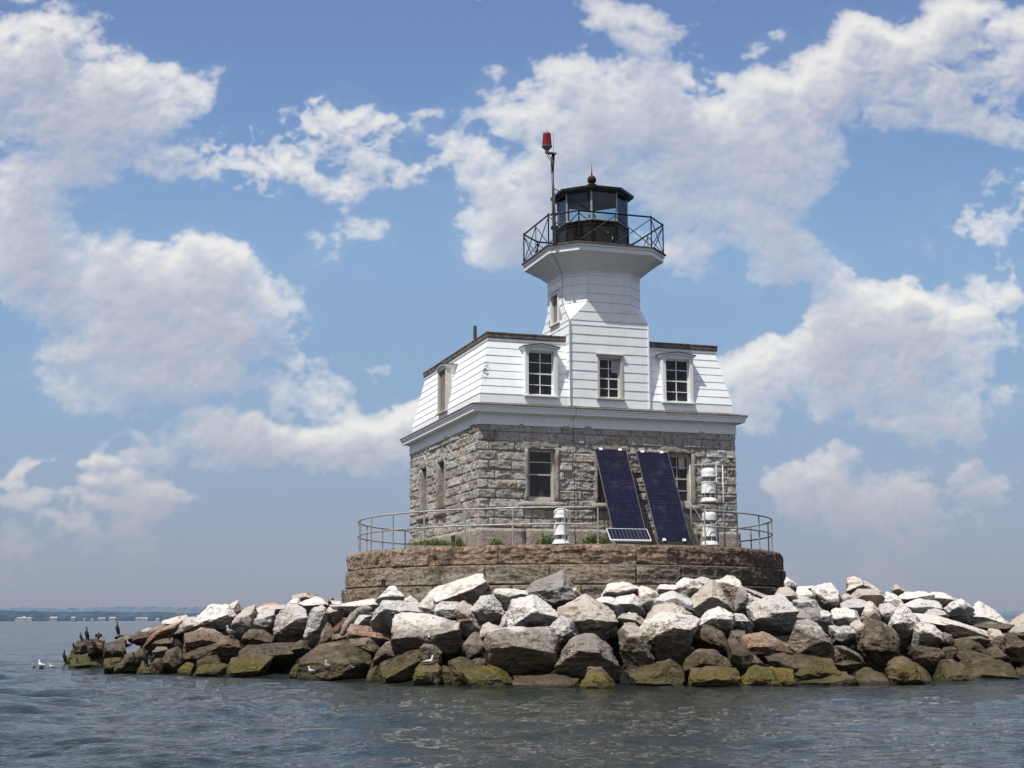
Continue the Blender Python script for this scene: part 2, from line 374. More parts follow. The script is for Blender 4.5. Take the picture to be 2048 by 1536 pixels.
# ------------------------------------------------------------------ clouds (computed field, used by the world shader)
def uvpx(px, py):
    r = raydir(px, py); f = r@FH; return (r@np.array([FH[1], -FH[0], 0]))/f, r[2]/f
BL = [  # px,py,rx,ry,strength : where the cloud banks stand
 (30, 60, 110, 60, 1.2), (130, 70, 60, 45, 1.0), (150, 170, 150, 50, .9), (260, 190, 110, 55, 1.0), (60, 170, 90, 60, .7), (60, 250, 110, 40, .8), (170, 250, 110, 40, .7), (50, 350, 100, 40, .8), (170, 330, 120, 38, .8), (270, 300, 40, 35, .5), (300, 215, 60, 40, .5), (10, 420, 60, 60, .8), (70, 440, 60, 50, .7), (40, 520, 90, 60, .85), (390, 250, 35, 45, .35),
 (225, 505, 75, 42, 1.3), (300, 540, 70, 45, .9), (420, 530, 60, 42, 1.2), (370, 570, 90, 50, .9), (80, 560, 60, 40, 1.0), (120, 610, 200, 45, .7), (330, 620, 180, 35, .6), (500, 580, 60, 45, .45), (60, 690, 150, 40, .35), (410, 680, 48, 40, .9), (340, 710, 90, 40, .7), (150, 690, 45, 18, .9), (250, 745, 120, 22, .5), (120, 780, 150, 28, .4), (480, 770, 60, 30, .3), (250, 660, 90, 22, .5),
 (705, 225, 60, 35, 1.1), (620, 245, 80, 35, 1.0), (540, 275, 70, 35, .8), (440, 330, 70, 50, .9), (560, 320, 120, 38, .8), (700, 320, 130, 55, .9), (800, 310, 60, 40, .6), (690, 400, 45, 40, .5), (690, 250, 90, 40, .6), (480, 320, 120, 45, .5), (660, 330, 160, 50, .5), (690, 470, 40, 25, .55), (620, 465, 35, 18, .55), (760, 465, 28, 14, .5), (650, 540, 45, 30, .35), (395, 385, 30, 22, .3), (810, 235, 30, 14, .35), (870, 215, 30, 14, .3),
 (1150, 165, 55, 32, 1.0), (1040, 215, 90, 38, .8), (930, 270, 80, 35, .75), (1080, 290, 120, 55, .9), (1220, 250, 120, 60, 1.0), (1370, 190, 110, 45, 1.0), (1500, 180, 90, 40, .9), (1600, 200, 60, 40, .8), (1300, 320, 130, 55, .9), (1000, 350, 90, 45, .7), (990, 430, 70, 50, .9), (1080, 400, 100, 50, .9), (950, 490, 60, 35, .6), (980, 590, 32, 45, .6), (1080, 510, 90, 30, .55), (1500, 270, 60, 60, .75), (1560, 330, 50, 55, .9), (1470, 310, 30, 30, .5), (1640, 350, 30, 40, .6), (1590, 260, 60, 45, .7), (1440, 410, 50, 42, 1.1), (1400, 480, 90, 45, .9), (1500, 440, 70, 40, .9), (1570, 490, 75, 45, 1.0), (1510, 550, 65, 30, .8), (1630, 540, 50, 28, .4), (1370, 400, 60, 60, .5),
 (1600, 85, 45, 16, .55), (1545, 95, 22, 14, .35), (1720, 50, 45, 22, .5), (1770, 100, 80, 40, .9), (1860, 90, 90, 45, .9), (1960, 50, 110, 60, .9), (1700, 190, 60, 55, .9), (1790, 170, 90, 50, .9), (1890, 180, 110, 60, .85), (1980, 150, 90, 60, .8), (1990, 230, 80, 35, 1.2), (1930, 240, 50, 25, 1.0), (2000, 300, 70, 60, .9), (1990, 390, 60, 60, .85), (1960, 470, 50, 40, .6), (2030, 470, 60, 70, .8), (1830, 460, 50, 20, .6), (1990, 560, 90, 40, .6), (1680, 280, 40, 60, .8), (1640, 330, 25, 30, .5),
 (1690, 585, 55, 36, 1.7), (1760, 580, 40, 30, 1.5), (1815, 610, 42, 36, 1.6), (1730, 640, 90, 48, 1.6), (1650, 660, 50, 35, 1.3), (1580, 700, 60, 36, 1.3), (1690, 710, 110, 45, 1.3), (1800, 690, 50, 50, 1.2), (1540, 760, 60, 45, 1.0), (1650, 780, 120, 40, .9), (1780, 770, 110, 40, .7), (1880, 630, 45, 22, .8), (1930, 610, 30, 16, .6), (1930, 700, 90, 60, .7), (2000, 650, 70, 50, .7), (1990, 760, 100, 50, .55), (1860, 820, 110, 30, .5), (1560, 830, 70, 25, .5),
 (1600, 940, 65, 30, .75), (1680, 930, 55, 30, .75), (1640, 975, 90, 25, .5), (1830, 925, 40, 32, .9), (1930, 920, 35, 34, .8), (2000, 930, 60, 32, .9), (1900, 975, 120, 30, .7), (1750, 1010, 120, 25, .45), (1980, 1010, 70, 30, .6),
 (385, 830, 40, 18, 1.0), (400, 870, 60, 30, .7), (520, 845, 45, 25, 1.1), (590, 855, 60, 24, 1.0), (480, 880, 110, 30, .8), (720, 850, 40, 16, 1.0), (680, 885, 90, 26, .8), (820, 795, 38, 30, 1.2), (780, 850, 60, 40, 1.0), (860, 850, 50, 60, 1.0), (620, 920, 140, 22, .5), (230, 922, 26, 10, .7), (80, 930, 60, 14, .7), (30, 950, 50, 14, .7), (215, 962, 34, 13, .7), (60, 1000, 70, 16, .5), (395, 985, 50, 13, .8), (300, 1000, 45, 20, .8), (330, 1030, 70, 15, .6), (210, 1030, 60, 14, .5), (560, 1040, 60, 14, .5), (680, 1020, 70, 14, .35), (880, 1000, 90, 22, .35), (100, 1055, 40, 9, .5), (600, 960, 70, 12, .45)]
def sky_field():
    U0, U1, W0, W1 = -.95, .95, -.02, .80; NX, NY = 2100, 906
    uu, ww = np.meshgrid(np.linspace(U0, U1, NX), np.linspace(W0, W1, NY))
    P = np.stack([uu.ravel(), ww.ravel()*1.25, uu.ravel()*0], 1)
    wu = fbm(P*13+3, 5, 21).reshape(uu.shape)*.034+fbm(P*55+1, 4, 33).reshape(uu.shape)*.010
    wv = fbm(P*13+9, 5, 22).reshape(uu.shape)*.026+fbm(P*55+5, 4, 34).reshape(uu.shape)*.009
    qu, qv = uu+wu, ww+wv
    acc = np.zeros_like(uu)
    for (px, py, rx, ry, st) in BL:
        if 880 < px < 1680 and py < 620: st *= .58
        u0, w0 = uvpx(px, py); u1, _ = uvpx(px+rx, py); _, w1 = uvpx(px, py-ry); ru, rw = abs(u1-u0), abs(w1-w0)
        x0, x1 = [int(np.clip((v-U0)/(U1-U0)*(NX-1), 0, NX)) for v in (u0-3*ru-.03, u0+3*ru+.03)]; y0, y1 = [int(np.clip((v-W0)/(W1-W0)*(NY-1), 0, NY)) for v in (w0-3*rw-.03, w0+3*rw+.03)]
        s = (slice(y0, y1), slice(x0, x1)); dx = (qu[s]-u0)/ru; dy = (qv[s]-w0)/rw; dy = np.where(dy > 0, dy*1.12, dy*.8)
        r2 = dx*dx+dy*dy; acc[s] += st*np.exp(-.5*r2**1.35)
    # cloud banks beyond the framed part of the sky
    out = sstep(.385, .50, np.abs(uu))+sstep(.535, .62, ww); out = np.clip(out, 0, 1)
    acc += out*1.5*sstep(.0, .35, fbm(P*np.array([4, 6.5, 1])+20, 5, 41).reshape(uu.shape))
    big = fbm(P*11, 6, 5, gain=.55).reshape(uu.shape); bil = (np.abs(fbm(P*26+wu.reshape(-1, 1)*40, 5, 8, gain=.55)).reshape(uu.shape))
    fine = fbm(P*90, 4, 14, gain=.6).reshape(uu.shape)
    B = 1.25*(1-np.exp(-.80*acc))
    med = fbm(P*31+7, 5, 51, gain=.6).reshape(uu.shape)
    D = B-.36+1.0*big+.46*med+.9*(.15-bil)*np.clip(B, 0, 1)+.14*fine
    D = np.where(acc > .0, D, -1)
    Dp = np.clip(D, 0, None)
    # light from the upper left: accumulate what lies towards the sun
    occ = np.zeros_like(D); wsum = 0
    for k in range(1, 15):
        step = k*2.6; sy = int(round(step*.92)); sx = int(round(-step*.45)); wgt = math.exp(-k/7)
        occ += wgt*np.roll(np.roll(Dp, -sy, 0), -sx, 1); wsum += wgt
    occ /= wsum
    occ2 = np.zeros_like(D); w2 = 0
    for k in range(1, 12):
        step = k*11; sy = int(round(step*.95)); sx = int(round(-step*.35)); wgt = math.exp(-k/6)
        occ2 += wgt*np.roll(np.roll(Dp, -sy, 0), -sx, 1); w2 += wgt
    occ2 /= w2
    near = np.roll(np.roll(D, -4, 0), 2, 1)
    relief = np.clip((D-near)*1.0, -.4, .4)
    lit = (.55*np.exp(-1.9*occ)+.88*np.exp(-3.4*occ2))*.96+relief*.30*np.clip(Dp*2, 0, 1)-.06
    lit = np.clip(lit, 0, 1.25)
    veil = .30*(1-np.exp(-.75*np.clip(acc, 0, 3)))*sstep(-.55, .45, big+.6*med+.3*fine)
    alpha = 1-(1-(1-np.exp(-(1.5+2.0*np.clip(lit, 0, 1)**2)*Dp)))*(1-veil)
    edge = np.clip(np.minimum(np.minimum(uu-U0, U1-uu)/.12, (W1-ww)/.10), 0, 1)
    img = np.zeros((NY, NX, 4), np.float32); img[..., 0] = lit/1.25; img[..., 1] = alpha; img[..., 2] = edge; img[..., 3] = 1
    return img, (U0, U1, W0, W1)
# ================================================================== LIGHTHOUSE
H = 4.27; ZP = 3.72
LH = empty('lighthouse', (0, 0, ZP), world=True)
tag(LH, 'granite keeper house with white mansard upper floor and octagonal white light tower', 'lighthouse')

# ---- rock-faced walls
def masonry(name, O, A, N, S, z0, z1, course_z, seed, openings, ds=.022, amp=.042, corner_seed=(1, 2), mat=None, jmin=.6, jmax=1.5):
    r = np.random.default_rng(seed)
    sl = np.linspace(0, S, int(S/ds)+1); tl = np.linspace(z0, z1, int((z1-z0)/ds)+1)
    for (a, b, c, d) in openings:
        for arr, vals in ((sl, (a, b)), (tl, (c, d))):
            for v in vals: arr[np.abs(arr-v).argmin()] = v
    nC = len(course_z)-1
    ci = np.clip(np.searchsorted(course_z, tl, 'right')-1, 0, nC-1)
    G = np.zeros((len(tl), len(sl))); T = np.ones((len(tl), len(sl), 3)); E = np.zeros_like(G); W = np.zeros_like(G)
    for k in range(nC):
        rows = np.where(ci == k)[0]
        if not len(rows): continue
        q = (.30 if k % 2 else .52)
        xs = [0, q*r.uniform(.9, 1.1)]
        while xs[-1] < S-q-.4:
            xs.append(xs[-1]+r.uniform(jmin, jmax))
        xs = [x for x in xs if x < S-q-.25]+[S-q, S]
        xs = np.array(xs); bi = np.clip(np.searchsorted(xs, sl, 'right')-1, 0, len(xs)-2)
        nb = len(xs)-1; off = r.uniform(-.012, .026, nb); sh = r.uniform(.68, 1.14, nb); hue = r.uniform(-1, 1, nb)
        cols = np.stack([sh*(1+.05*hue), sh, sh*(1-.06*hue)], 1)
        es = np.minimum(sl-xs[bi], xs[bi+1]-sl); es = np.where((bi == 0) & (sl < xs[1]/2), 9, es); es = np.where((bi == nb-1) & (sl > (xs[-2]+xs[-1])/2), 9, es)
        et = np.minimum(tl[rows]-course_z[k], course_z[k+1]-tl[rows])
        e = np.minimum(es[None, :], et[:, None])
        G[rows] = off[bi][None, :]; E[rows] = e; T[rows] = cols[bi][None, :, :]
        W[rows] = (bi+k*31)[None, :]
    ss, tt = np.meshgrid(sl, tl)
    O = np.array(O, float); A = np.array(A, float); N = np.array(N, float)
    base = O+ss[..., None]*A+np.array([0, 0, 1.0])*tt[..., None]
    flat = base.reshape(-1, 3); flatW = flat+W.reshape(-1, 1)*3.17
    prof = sstep(0, .030, E).ravel()
    fr_ = fbm(flatW*np.array([3.2, 3.2, 4.8]), 3, seed)*5; n = .75*(np.floor(fr_)+sstep(.1, .9, fr_-np.floor(fr_)))/5*1.6+.4*fbm(flatW*8, 3, seed+5, ridged=True)
    disp = prof*(G.ravel()+.006+amp*.35+amp*n)-(1-prof)*.0
    cz = lambda z, sd: .02+.03*fbm(np.stack([z*0+sd*7.3, z*0, z*6], 1), 3, sd)
    disp = disp.reshape(ss.shape)
    lat = np.zeros_like(disp)
    for side, sd in ((0, corner_seed[0]), (1, corner_seed[1])):
        g = cz(tl, sd)[:, None]*sstep(0, .04, E[:, 0 if side == 0 else -1])[:, None]
        dist = ss if side == 0 else S-ss
        w = 1-sstep(0, .12, dist)
        disp = disp*(1-w)+g*w; lat += (-g if side == 0 else g)*w
    V = base+disp[..., None]*N+lat[..., None]*A
    nr, nc = ss.shape
    idx = np.arange(nr*nc).reshape(nr, nc)
    q = np.stack([idx[:-1, :-1], idx[:-1, 1:], idx[1:, 1:], idx[1:, :-1]], -1).reshape(-1, 4)
    cs = (ss[:-1, :-1]+ss[:-1, 1:])/2; ct = (tt[:-1, :-1]+tt[1:, :-1])/2; keep = np.ones(cs.shape, bool)
    for (a, b, c, d) in openings: keep &= ~((cs > a) & (cs < b) & (ct > c) & (ct < d))
    Fq = q[keep.ravel()]
    if np.dot(np.cross(A, [0, 0, 1]), N) < 0: Fq = Fq[:, ::-1]
    mort = (1-sstep(.0, .012, E))[..., None]
    col = T*(1-.45*mort)
    return V.reshape(-1, 3), Fq, col.reshape(-1, 3)
COURSES = np.concatenate([[3.7, 4.33], np.linspace(4.33, 7.52, 12)[1:]])
WIN_Z = (5.14, 6.76)
def opn(c, w=.44): return (H+c-w, H+c+w, WIN_Z[0], WIN_Z[1])
parts = [
    masonry('f', (-H, -H, 0), (1, 0, 0), (0, -1, 0), 2*H, 3.7, 7.52, COURSES, 3, [opn(-2.28), opn(0), opn(2.3)], corner_seed=(1, 2)),
    masonry('l', (-H, H, 0), (0, -1, 0), (-1, 0, 0), 2*H, 3.7, 7.52, COURSES, 4, [opn(-2.25), opn(0)], corner_seed=(4, 1)),
    masonry('r', (H, -H, 0), (0, 1, 0), (1, 0, 0), 2*H, 3.7, 7.52, COURSES, 5, [opn(0)], ds=.04, corner_seed=(2, 3)),
    masonry('b', (H, H, 0), (-1, 0, 0), (0, 1, 0), 2*H, 3.7, 7.52, COURSES, 6, [opn(0)], ds=.04, corner_seed=(3, 4))]
Vs, Fs, Cs, o = [], [], [], 0
for v, f, c in parts:
    Vs.append(v); Fs.append(f+o); Cs.append(c); o += len(v)
wall = np_mesh('stone_wall', np.concatenate(Vs), np.concatenate(Fs), MAT['stone'], LH, True, np.concatenate(Cs))

# plain meshes with white 'tint' attribute for dressed stone
def stone_obj(mb, name, parent, seed=0, bevel=.02, amp=.012, mat='smoothstone', cuts=3):
    me = bpy.data.meshes.new(name); me.from_pydata(mb.v, [], mb.f)
    bm = bmesh.new(); bm.from_mesh(me); bmesh.ops.recalc_face_normals(bm, faces=bm.faces[:])
    bmesh.ops.bevel(bm, geom=bm.edges[:], offset=bevel, segments=2, affect='EDGES')
    long = [e for e in bm.edges if e.calc_length() > .1]
    for _ in range(cuts):
        long = [e for e in bm.edges if e.calc_length() > .09]
        if long: bmesh.ops.subdivide_edges(bm, edges=long, cuts=1, use_grid_fill=True)
    bmesh.ops.triangulate(bm, faces=bm.faces[:])
    co = np.array([v.co[:] for v in bm.verts]); n = fbm(co*5+seed*9.1, 4, seed)*amp*2
    for v, d in zip(bm.verts, n): v.co += v.normal*float(d)
    bm.to_mesh(me); bm.free()
    a = me.color_attributes.new('tint', 'FLOAT_COLOR', 'POINT'); k = random.uniform(.85, 1.05)
    a.data.foreach_set('color', np.tile([k, k, k, 1], len(me.vertices)))
    me.materials.append(MAT[mat]); me.polygons.foreach_set('use_smooth', [True]*len(me.polygons))
    o = bpy.data.objects.new(name, me); link(o, parent); return o
# water table: big smoother blocks round the foot
mb = MB()
wt = .10
for (ax, sgn) in (('y', -1), ('x', -1), ('x', 1), ('y', 1)):
    x = -H-wt
    r = random.Random(ax+str(sgn))
    while x < H+wt-.05:
        w = min(r.uniform(.9, 1.7), H+wt-x)
        if H+wt-(x+w) < .4: w = H+wt-x
        d0, d1 = (H-.05, H+wt+r.uniform(-.02, .02))
        if ax == 'y' :
            a, b = sorted((sgn*d0, sgn*d1)); mb.box(x+.004, a, 3.66, x+w-.004, b, 4.31+r.uniform(-.01, .01))
        else:
            a, b = sorted((sgn*(d0), sgn*(d1))); mb.box(a, max(x, -H+.06)+.004, 3.66, b, min(x+w, H-.06)-.004, 4.31+r.uniform(-.01, .01))
        x += w
stone_obj(mb, 'water_table', LH, 5, .03, .02)
mb = MB(); mb.box(-H-.125, -1.95, 4.02, -H-.09, -1.60, 4.22); mb.build('vent_hole', MAT['cable'], LH)
mb = MB(); mb.box(-2.25, -H-.135, 3.80, -1.88, -H-.085, 4.15); mb.build('utility_box', MAT['galv'], LH, bevel=.01)

# ---- windows
def P3(o, r, n, s, t, d): return np.array(o)+np.array(r)*s+np.array([0, 0, 1.0])*t+np.array(n)*d
def wbox(mb, o, r, n, s0, s1, t0, t1, d0, d1):
    c = P3(o, r, n, (s0+s1)/2, (t0+t1)/2, (d0+d1)/2)
    mb.obox(c, np.array(r)*abs(s1-s0)/2, np.array(n)*abs(d1-d0)/2, (0, 0, abs(t1-t0)/2))
def sash(parent, o, r, n, w, h, rec, cols, rows, mat, paper=None, name='sash'):
    mb = MB(); f = .045
    wbox(mb, o, r, n, -w, -w+f, 0, h, -rec-.04, -rec); wbox(mb, o, r, n, w-f, w, 0, h, -rec-.04, -rec)
    wbox(mb, o, r, n, -w+f, w-f, 0, f*1.4, -rec-.04, -rec); wbox(mb, o, r, n, -w+f, w-f, h-f, h, -rec-.04, -rec)
    for i in range(1, cols):
        s = -w+2*w*i/cols; wbox(mb, o, r, n, s-.014, s+.014, f, h-f, -rec-.035, -rec-.008)
    for tz, th in rows: wbox(mb, o, r, n, -w+f, w-f, h*tz-th, h*tz+th, -rec-.036, -rec-.003)
    sh = mb.build(name, mat, parent)
    g = MB(); a = [P3(o, r, n, s, t, -rec-.03) for s, t in ((-w+.02, .02), (w-.02, .02), (w-.02, h-.02), (-w+.02, h-.02))]
    g.add(a, [(0, 1, 2, 3)]); g.build('pane', MAT['pane'], parent)
    if paper:
        mb = MB(); wbox(mb, o, r, n, paper[0], paper[1], paper[2], paper[3], -rec+.004, -rec+.02); mb.build('faded_notice', MAT['paper'], parent)
    return sh
def stone_window(o, r, n, kind, seed, sill=True):
    # o : centre of opening bottom on wall plane
    w, h = .44, 1.62
    mb = MB()
    wbox(mb, o, r, n, -w-.12, -w, -.02, h, -.30, .070); wbox(mb, o, r, n, w, w+.12, -.02, h, -.30, .070)
    wbox(mb, o, r, n, -w-.2, w+.2, h+.0, h+.24, -.30, .035)
    fr = stone_obj(mb, 'window', LH, seed, .015, .022)
    m2 = MB(); wbox(m2, o, r, n, -w-.24, w+.24, -.20, -.01, -.30, .13); stone_obj(m2, 'window_sill', fr, seed+1, .02, .012)
    if kind == 'shutter':
        mb = MB()
        for k in range(6):
            s0 = -w+2*w*k/6; wbox(mb, o, r, n, s0+.004, s0+2*w/6-.004, 0, h, -.20-.01*(k % 2), -.165)
        mb.build('board_shutter', MAT['wood'], fr)
        mb = MB(); wbox(mb, o, r, n, -w, w, 0, h, -.27, -.22); mb.build('backing_board', MAT['wood'], fr)
    else:
        mb = MB(); f = .05
        wbox(mb, o, r, n, -w, -w+f, 0, h, -.22, -.10); wbox(mb, o, r, n, w-f, w, 0, h, -.22, -.10); wbox(mb, o, r, n, -w+f, w-f, h-f, h, -.22, -.10)
        wbox(mb, o, r, n, -w, w, 0, .09, -.22, -.08)
        mb.build('window_frame', MAT['trimworn'], fr, bevel=.006)
        o2 = P3(o, r, n, 0, .09, 0)
        if kind == 'single': sash(fr, o2, r, n, w-f, h-.14, .15, 1, [(.5, .022), (.76, .016)], MAT['trimworn'])
        else: sash(fr, o2, r, n, w-f, h-.14, .15, 2, [(.5, .022), (.25, .013), (.75, .013)], MAT['trimworn'], paper=(.05, .26, 1.05, 1.42))
    return fr
X1, Y1 = (1, 0, 0), (0, 1, 0)
stone_window((-2.28, -H, 5.14), X1, (0, -1, 0), 'single', 31)
stone_window((0, -H, 5.14), X1, (0, -1, 0), 'shutter', 33)
stone_window((2.3, -H, 5.14), X1, (0, -1, 0), 'paned', 35)
stone_window((-H, 2.25, 5.14), (0, -1, 0), (-1, 0, 0), 'shutter', 37)
stone_window((-H, 0, 5.14), (0, -1, 0), (-1, 0, 0), 'shutter', 39)
stone_window((H, 0, 5.14), (0, 1, 0), (1, 0, 0), 'shutter', 41)
stone_window((0, H, 5.14), (-1, 0, 0), (0, 1, 0), 'shutter', 43)

# ---- frieze and cornice (square rings lofted)
def sqring(h, z): return [(-h, -h, z), (h, -h, z), (h, h, z), (-h, h, z)]
def sqloft(name, prof, mat, parent, bevel=0, sub=1):
    mb = MB(); mb.loft([sqring(h, z) for h, z in prof], cap=False); return mb.build(name, mat, parent, bevel=bevel)
fz = sqloft('frieze', [(4.2, 7.44), (4.325, 7.44), (4.325, 7.50), (4.315, 7.505), (4.315, 7.76), (4.3, 7.78)], MAT['cornice'], LH)
co = sqloft('cornice', [(4.3, 7.765), (4.37, 7.765), (4.39, 7.80), (4.54, 7.80), (4.54, 7.86), (4.555, 7.87), (4.555, 7.925), (4.595, 7.95), (4.595, 7.995), (4.0, 7.998)], MAT['cornice'], LH)
sqloft('drip_edge', [(4.57, 7.995), (4.612, 7.99), (4.612, 8.03), (4.25, 8.12), (4.1, 8.12)], MAT['curb'], co)

# ---- clapboard cladding on quads
def clap(mb, P, rows, openings=(), proud=.011, seed=0, joints=True):
    """P(s,t,d) -> point, s in metres 0..S(t) as fraction, rows list of t values"""
    r = random.Random(seed)
    for t0, t1 in zip(rows[:-1], rows[1:]):
        cuts_t = sorted({t0, t1, *[v for o in openings for v in o[2:] if t0 < v < t1]})
        jt = r.uniform(.15, .85)
        for a, b in zip(cuts_t[:-1], cuts_t[1:]):
            m = (a+b)/2
            segs = [(0.0, 1.0)]
            for (s0, s1, q0, q1) in openings:
                if q0 < m < q1:
                    ns = []
                    for (u, w) in segs:
                        if s1 <= u or s0 >= w: ns.append((u, w)); continue
                        if s0 > u: ns.append((u, s0))
                        if s1 < w: ns.append((s1, w))
                    segs = ns
            for (u, w) in segs:
                da = proud*(1-(a-t0)/(t1-t0))+.003; db = proud*(1-(b-t0)/(t1-t0))+.003
                K = max(1, int((w-u)*8)); us = [u+(w-u)*k/K for k in range(K+1)]
                wob = [r.uniform(-.003, .003) for _ in us]
                pts = []
                for uu, wo in zip(us, wob): pts += [P(uu, a, 0), P(uu, a, da+wo if a == t0 else da), P(uu, b, db)]
                fs = []
                for k in range(K):
                    i = 3*k; fs.append((i+1, i+4, i+5, i+2))
                    if a == t0: fs.append((i, i+3, i+4, i+1))
                mb.add(pts, fs)
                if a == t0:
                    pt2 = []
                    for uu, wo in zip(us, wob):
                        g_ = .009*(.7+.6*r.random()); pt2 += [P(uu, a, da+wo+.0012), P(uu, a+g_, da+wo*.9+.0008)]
                    n0 = len(mb.f); mb.add(pt2, [(2*k, 2*k+2, 2*k+3, 2*k+1) for k in range(K)]); mb.dark.update(range(n0, len(mb.f)))  # dark sliver stands in for the shadow under each board
def lerp(a, b, t): return a+(b-a)*t
ZM0, ZM1 = 8.12, 10.13
def mans_h(z): return 4.235 if z < 8.40 else lerp(4.235, 3.865, (z-8.40)/(ZM1-8.40))
MROWS = [8.12, 8.40]+[8.40+(ZM1-8.40)*k/7 for k in range(1, 8)]
MN = np.array([0, -1.0, .2]); MN /= np.linalg.norm(MN)
mb = MB()
DW = .50   # dormer half width
def mface(ax, cx_open):
    def P(s, t, d):
        h = mans_h(t); e = h+d*.98; lim = h+d*.9
        u = -lim+2*lim*s
        zz = t+d*.18
        return {'f': (u, -e, zz), 'l': (-e, -u, zz), 'r': (e, u, zz), 'b': (-u, e, zz)}[ax]
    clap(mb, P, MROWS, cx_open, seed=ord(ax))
fo = []
for c in (-2.28, 2.3): fo.append(((c-DW+.08+4.05)/8.1, (c+DW-.08+4.05)/8.1, 8.42, 9.8))
fo.append(((-1.2+4.05)/8.1, (1.2+4.05)/8.1, 8.15, ZM1))
mface('f', fo); mface('l', [((-DW+.08+4.05)/8.1, (DW-.08+4.05)/8.1, 8.42, 9.8)]); mface('r', []); mface('b', [])
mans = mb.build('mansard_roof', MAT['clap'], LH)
# curb and flat roof
sqloft('crown_trim', [(3.83, 10.10), (3.885, 10.10), (3.90, 10.14), (3.90, 10.20), (3.86, 10.21)], MAT['trim'], mans)
rc = sqloft('roof_curb', [(3.84, 10.205), (3.915, 10.205), (3.925, 10.24), (3.925, 10.345), (3.94, 10.35), (3.94, 10.385), (3.80, 10.40)], MAT['curb'], mans)
mb = MB(); mb.loft([sqring(3.80, 10.40), sqring(2.0, 10.52)], cap=False)
mb.add(sqring(2.0, 10.52), [(0, 1, 2, 3)]); mb.build('flat_roof', MAT['roofmetal'], mans)
# vent pipe
mb = MB(); q = at_y(950, 652, 2.0)
mb.lathe([(.062, 0), (.062, q[2]-10.35), (.05, q[2]-10.35)], 14, (q[0], 2.0, 10.35)); mb.build('vent_pipe', MAT['pipegreen'], LH, smooth=True, auto=40)

# ---- dormers
def dormer(o, r, n, name_seed, kind='sash'):
    # o: centre of dormer bottom on front plane (z 8.40)
    yb = .55; W = DW; Ht = 1.42
    mb = MB()
    # cheeks with clapboards
    rows = [k*Ht/5 for k in range(6)]
    for sg in (-1, 1):
        for a, b in zip(rows[:-1], rows[1:]):
            da, db = .012, .003
            mb.add([P3(o, r, n, sg*(W+da), a, -.02), P3(o, r, n, sg*(W+da), a, -yb), P3(o, r, n, sg*(W+db), b, -yb), P3(o, r, n, sg*(W+db), b, -.02),
                    P3(o, r, n, sg*W, a, -.02), P3(o, r, n, sg*W, a, -yb)], [(0, 1, 2, 3), (0, 4, 5, 1)])
    wbox(mb, o, r, n, -W-.001, W+.001, Ht-.03, Ht+.03, -.55, -.03)
    d = mb.build('dormer', MAT['clap'], LH)
    # casing
    mb = MB()
    for sg in (-1, 1): wbox(mb, o, r, n, sg*(W-.085), sg*(W+.03), 0, Ht, -.16, .012)
    wbox(mb, o, r, n, -W+.075, W-.075, Ht-.02, Ht+.12, -.16, .008)
    wbox(mb, o, r, n, -W-.06, W+.06, -.045, .0, -.16, .07)
    mb.build('casing', MAT['trim'] if kind == 'sash' else MAT['trimworn'], d, bevel=.006)
    # frieze + pediment roof
    mb = MB()
    def prism(pts, d0, d1): mb.loft([[P3(o, r, n, s, t, d0) for s, t in pts], [P3(o, r, n, s, t, d1) for s, t in pts]])
    prism([(-W-.03, Ht-.001), (W+.03, Ht-.001), (W+.03, Ht+.06), (0, Ht+.135), (-W-.03, Ht+.06)], -.6, .022)
    prism([(-W-.09, Ht+.045), (-W-.09, Ht+.10), (0, Ht+.185), (W+.09, Ht+.10), (W+.09, Ht+.045), (0, Ht+.13)], -.6, .085)
    mb.build('pediment', MAT['trim'], d, bevel=.005)
    mb = MB()
    def prism2(pts, d0, d1): mb.loft([[P3(o, r, n, s, t, d0) for s, t in pts], [P3(o, r, n, s, t, d1) for s, t in pts]])
    prism2([(-W-.11, Ht+.098), (-W-.11, Ht+.12), (0, Ht+.207), (W+.11, Ht+.12), (W+.11, Ht+.098), (0, Ht+.185)], -.62, .105)
    mb.build('dormer_roof', MAT['roofmetal'], d)
    if kind == 'sash':
        sash(d, P3(o, r, n, 0, .0, 0), r, n, W-.075, Ht-.02, .13, 2, [(.5, .022), (.25, .012), (.75, .012)], MAT['trim'])
        # worn inner jamb
        mb = MB()
        for sg in (-1, 1): wbox(mb, o, r, n, sg*(W-.078), sg*(W-.072), 0, Ht-.02, -.13, -.005)
        mb.build('inner_jamb', MAT['trimworn'], d)
    else:
        mb = MB(); w = W-.075
        for k in range(5): wbox(mb, o, r, n, -w+2*w*k/5+.004, -w+2*w*(k+1)/5-.004, 0, Ht-.02, -.10-.006*(k % 2), -.06)
        mb.build('board_shutter', MAT['wood'], d)
        mb = MB(); wbox(mb, o, r, n, -w, w, 0, Ht-.02, -.14, -.115); mb.build('backing_board', MAT['wood'], d)
dormer((-2.28, -4.29, 8.40), X1, (0, -1, 0), 1)
dormer((2.33, -4.29, 8.40), X1, (0, -1, 0), 2)
dormer((-4.29, 0, 8.40), (0, -1, 0), (-1, 0, 0), 3, 'board')

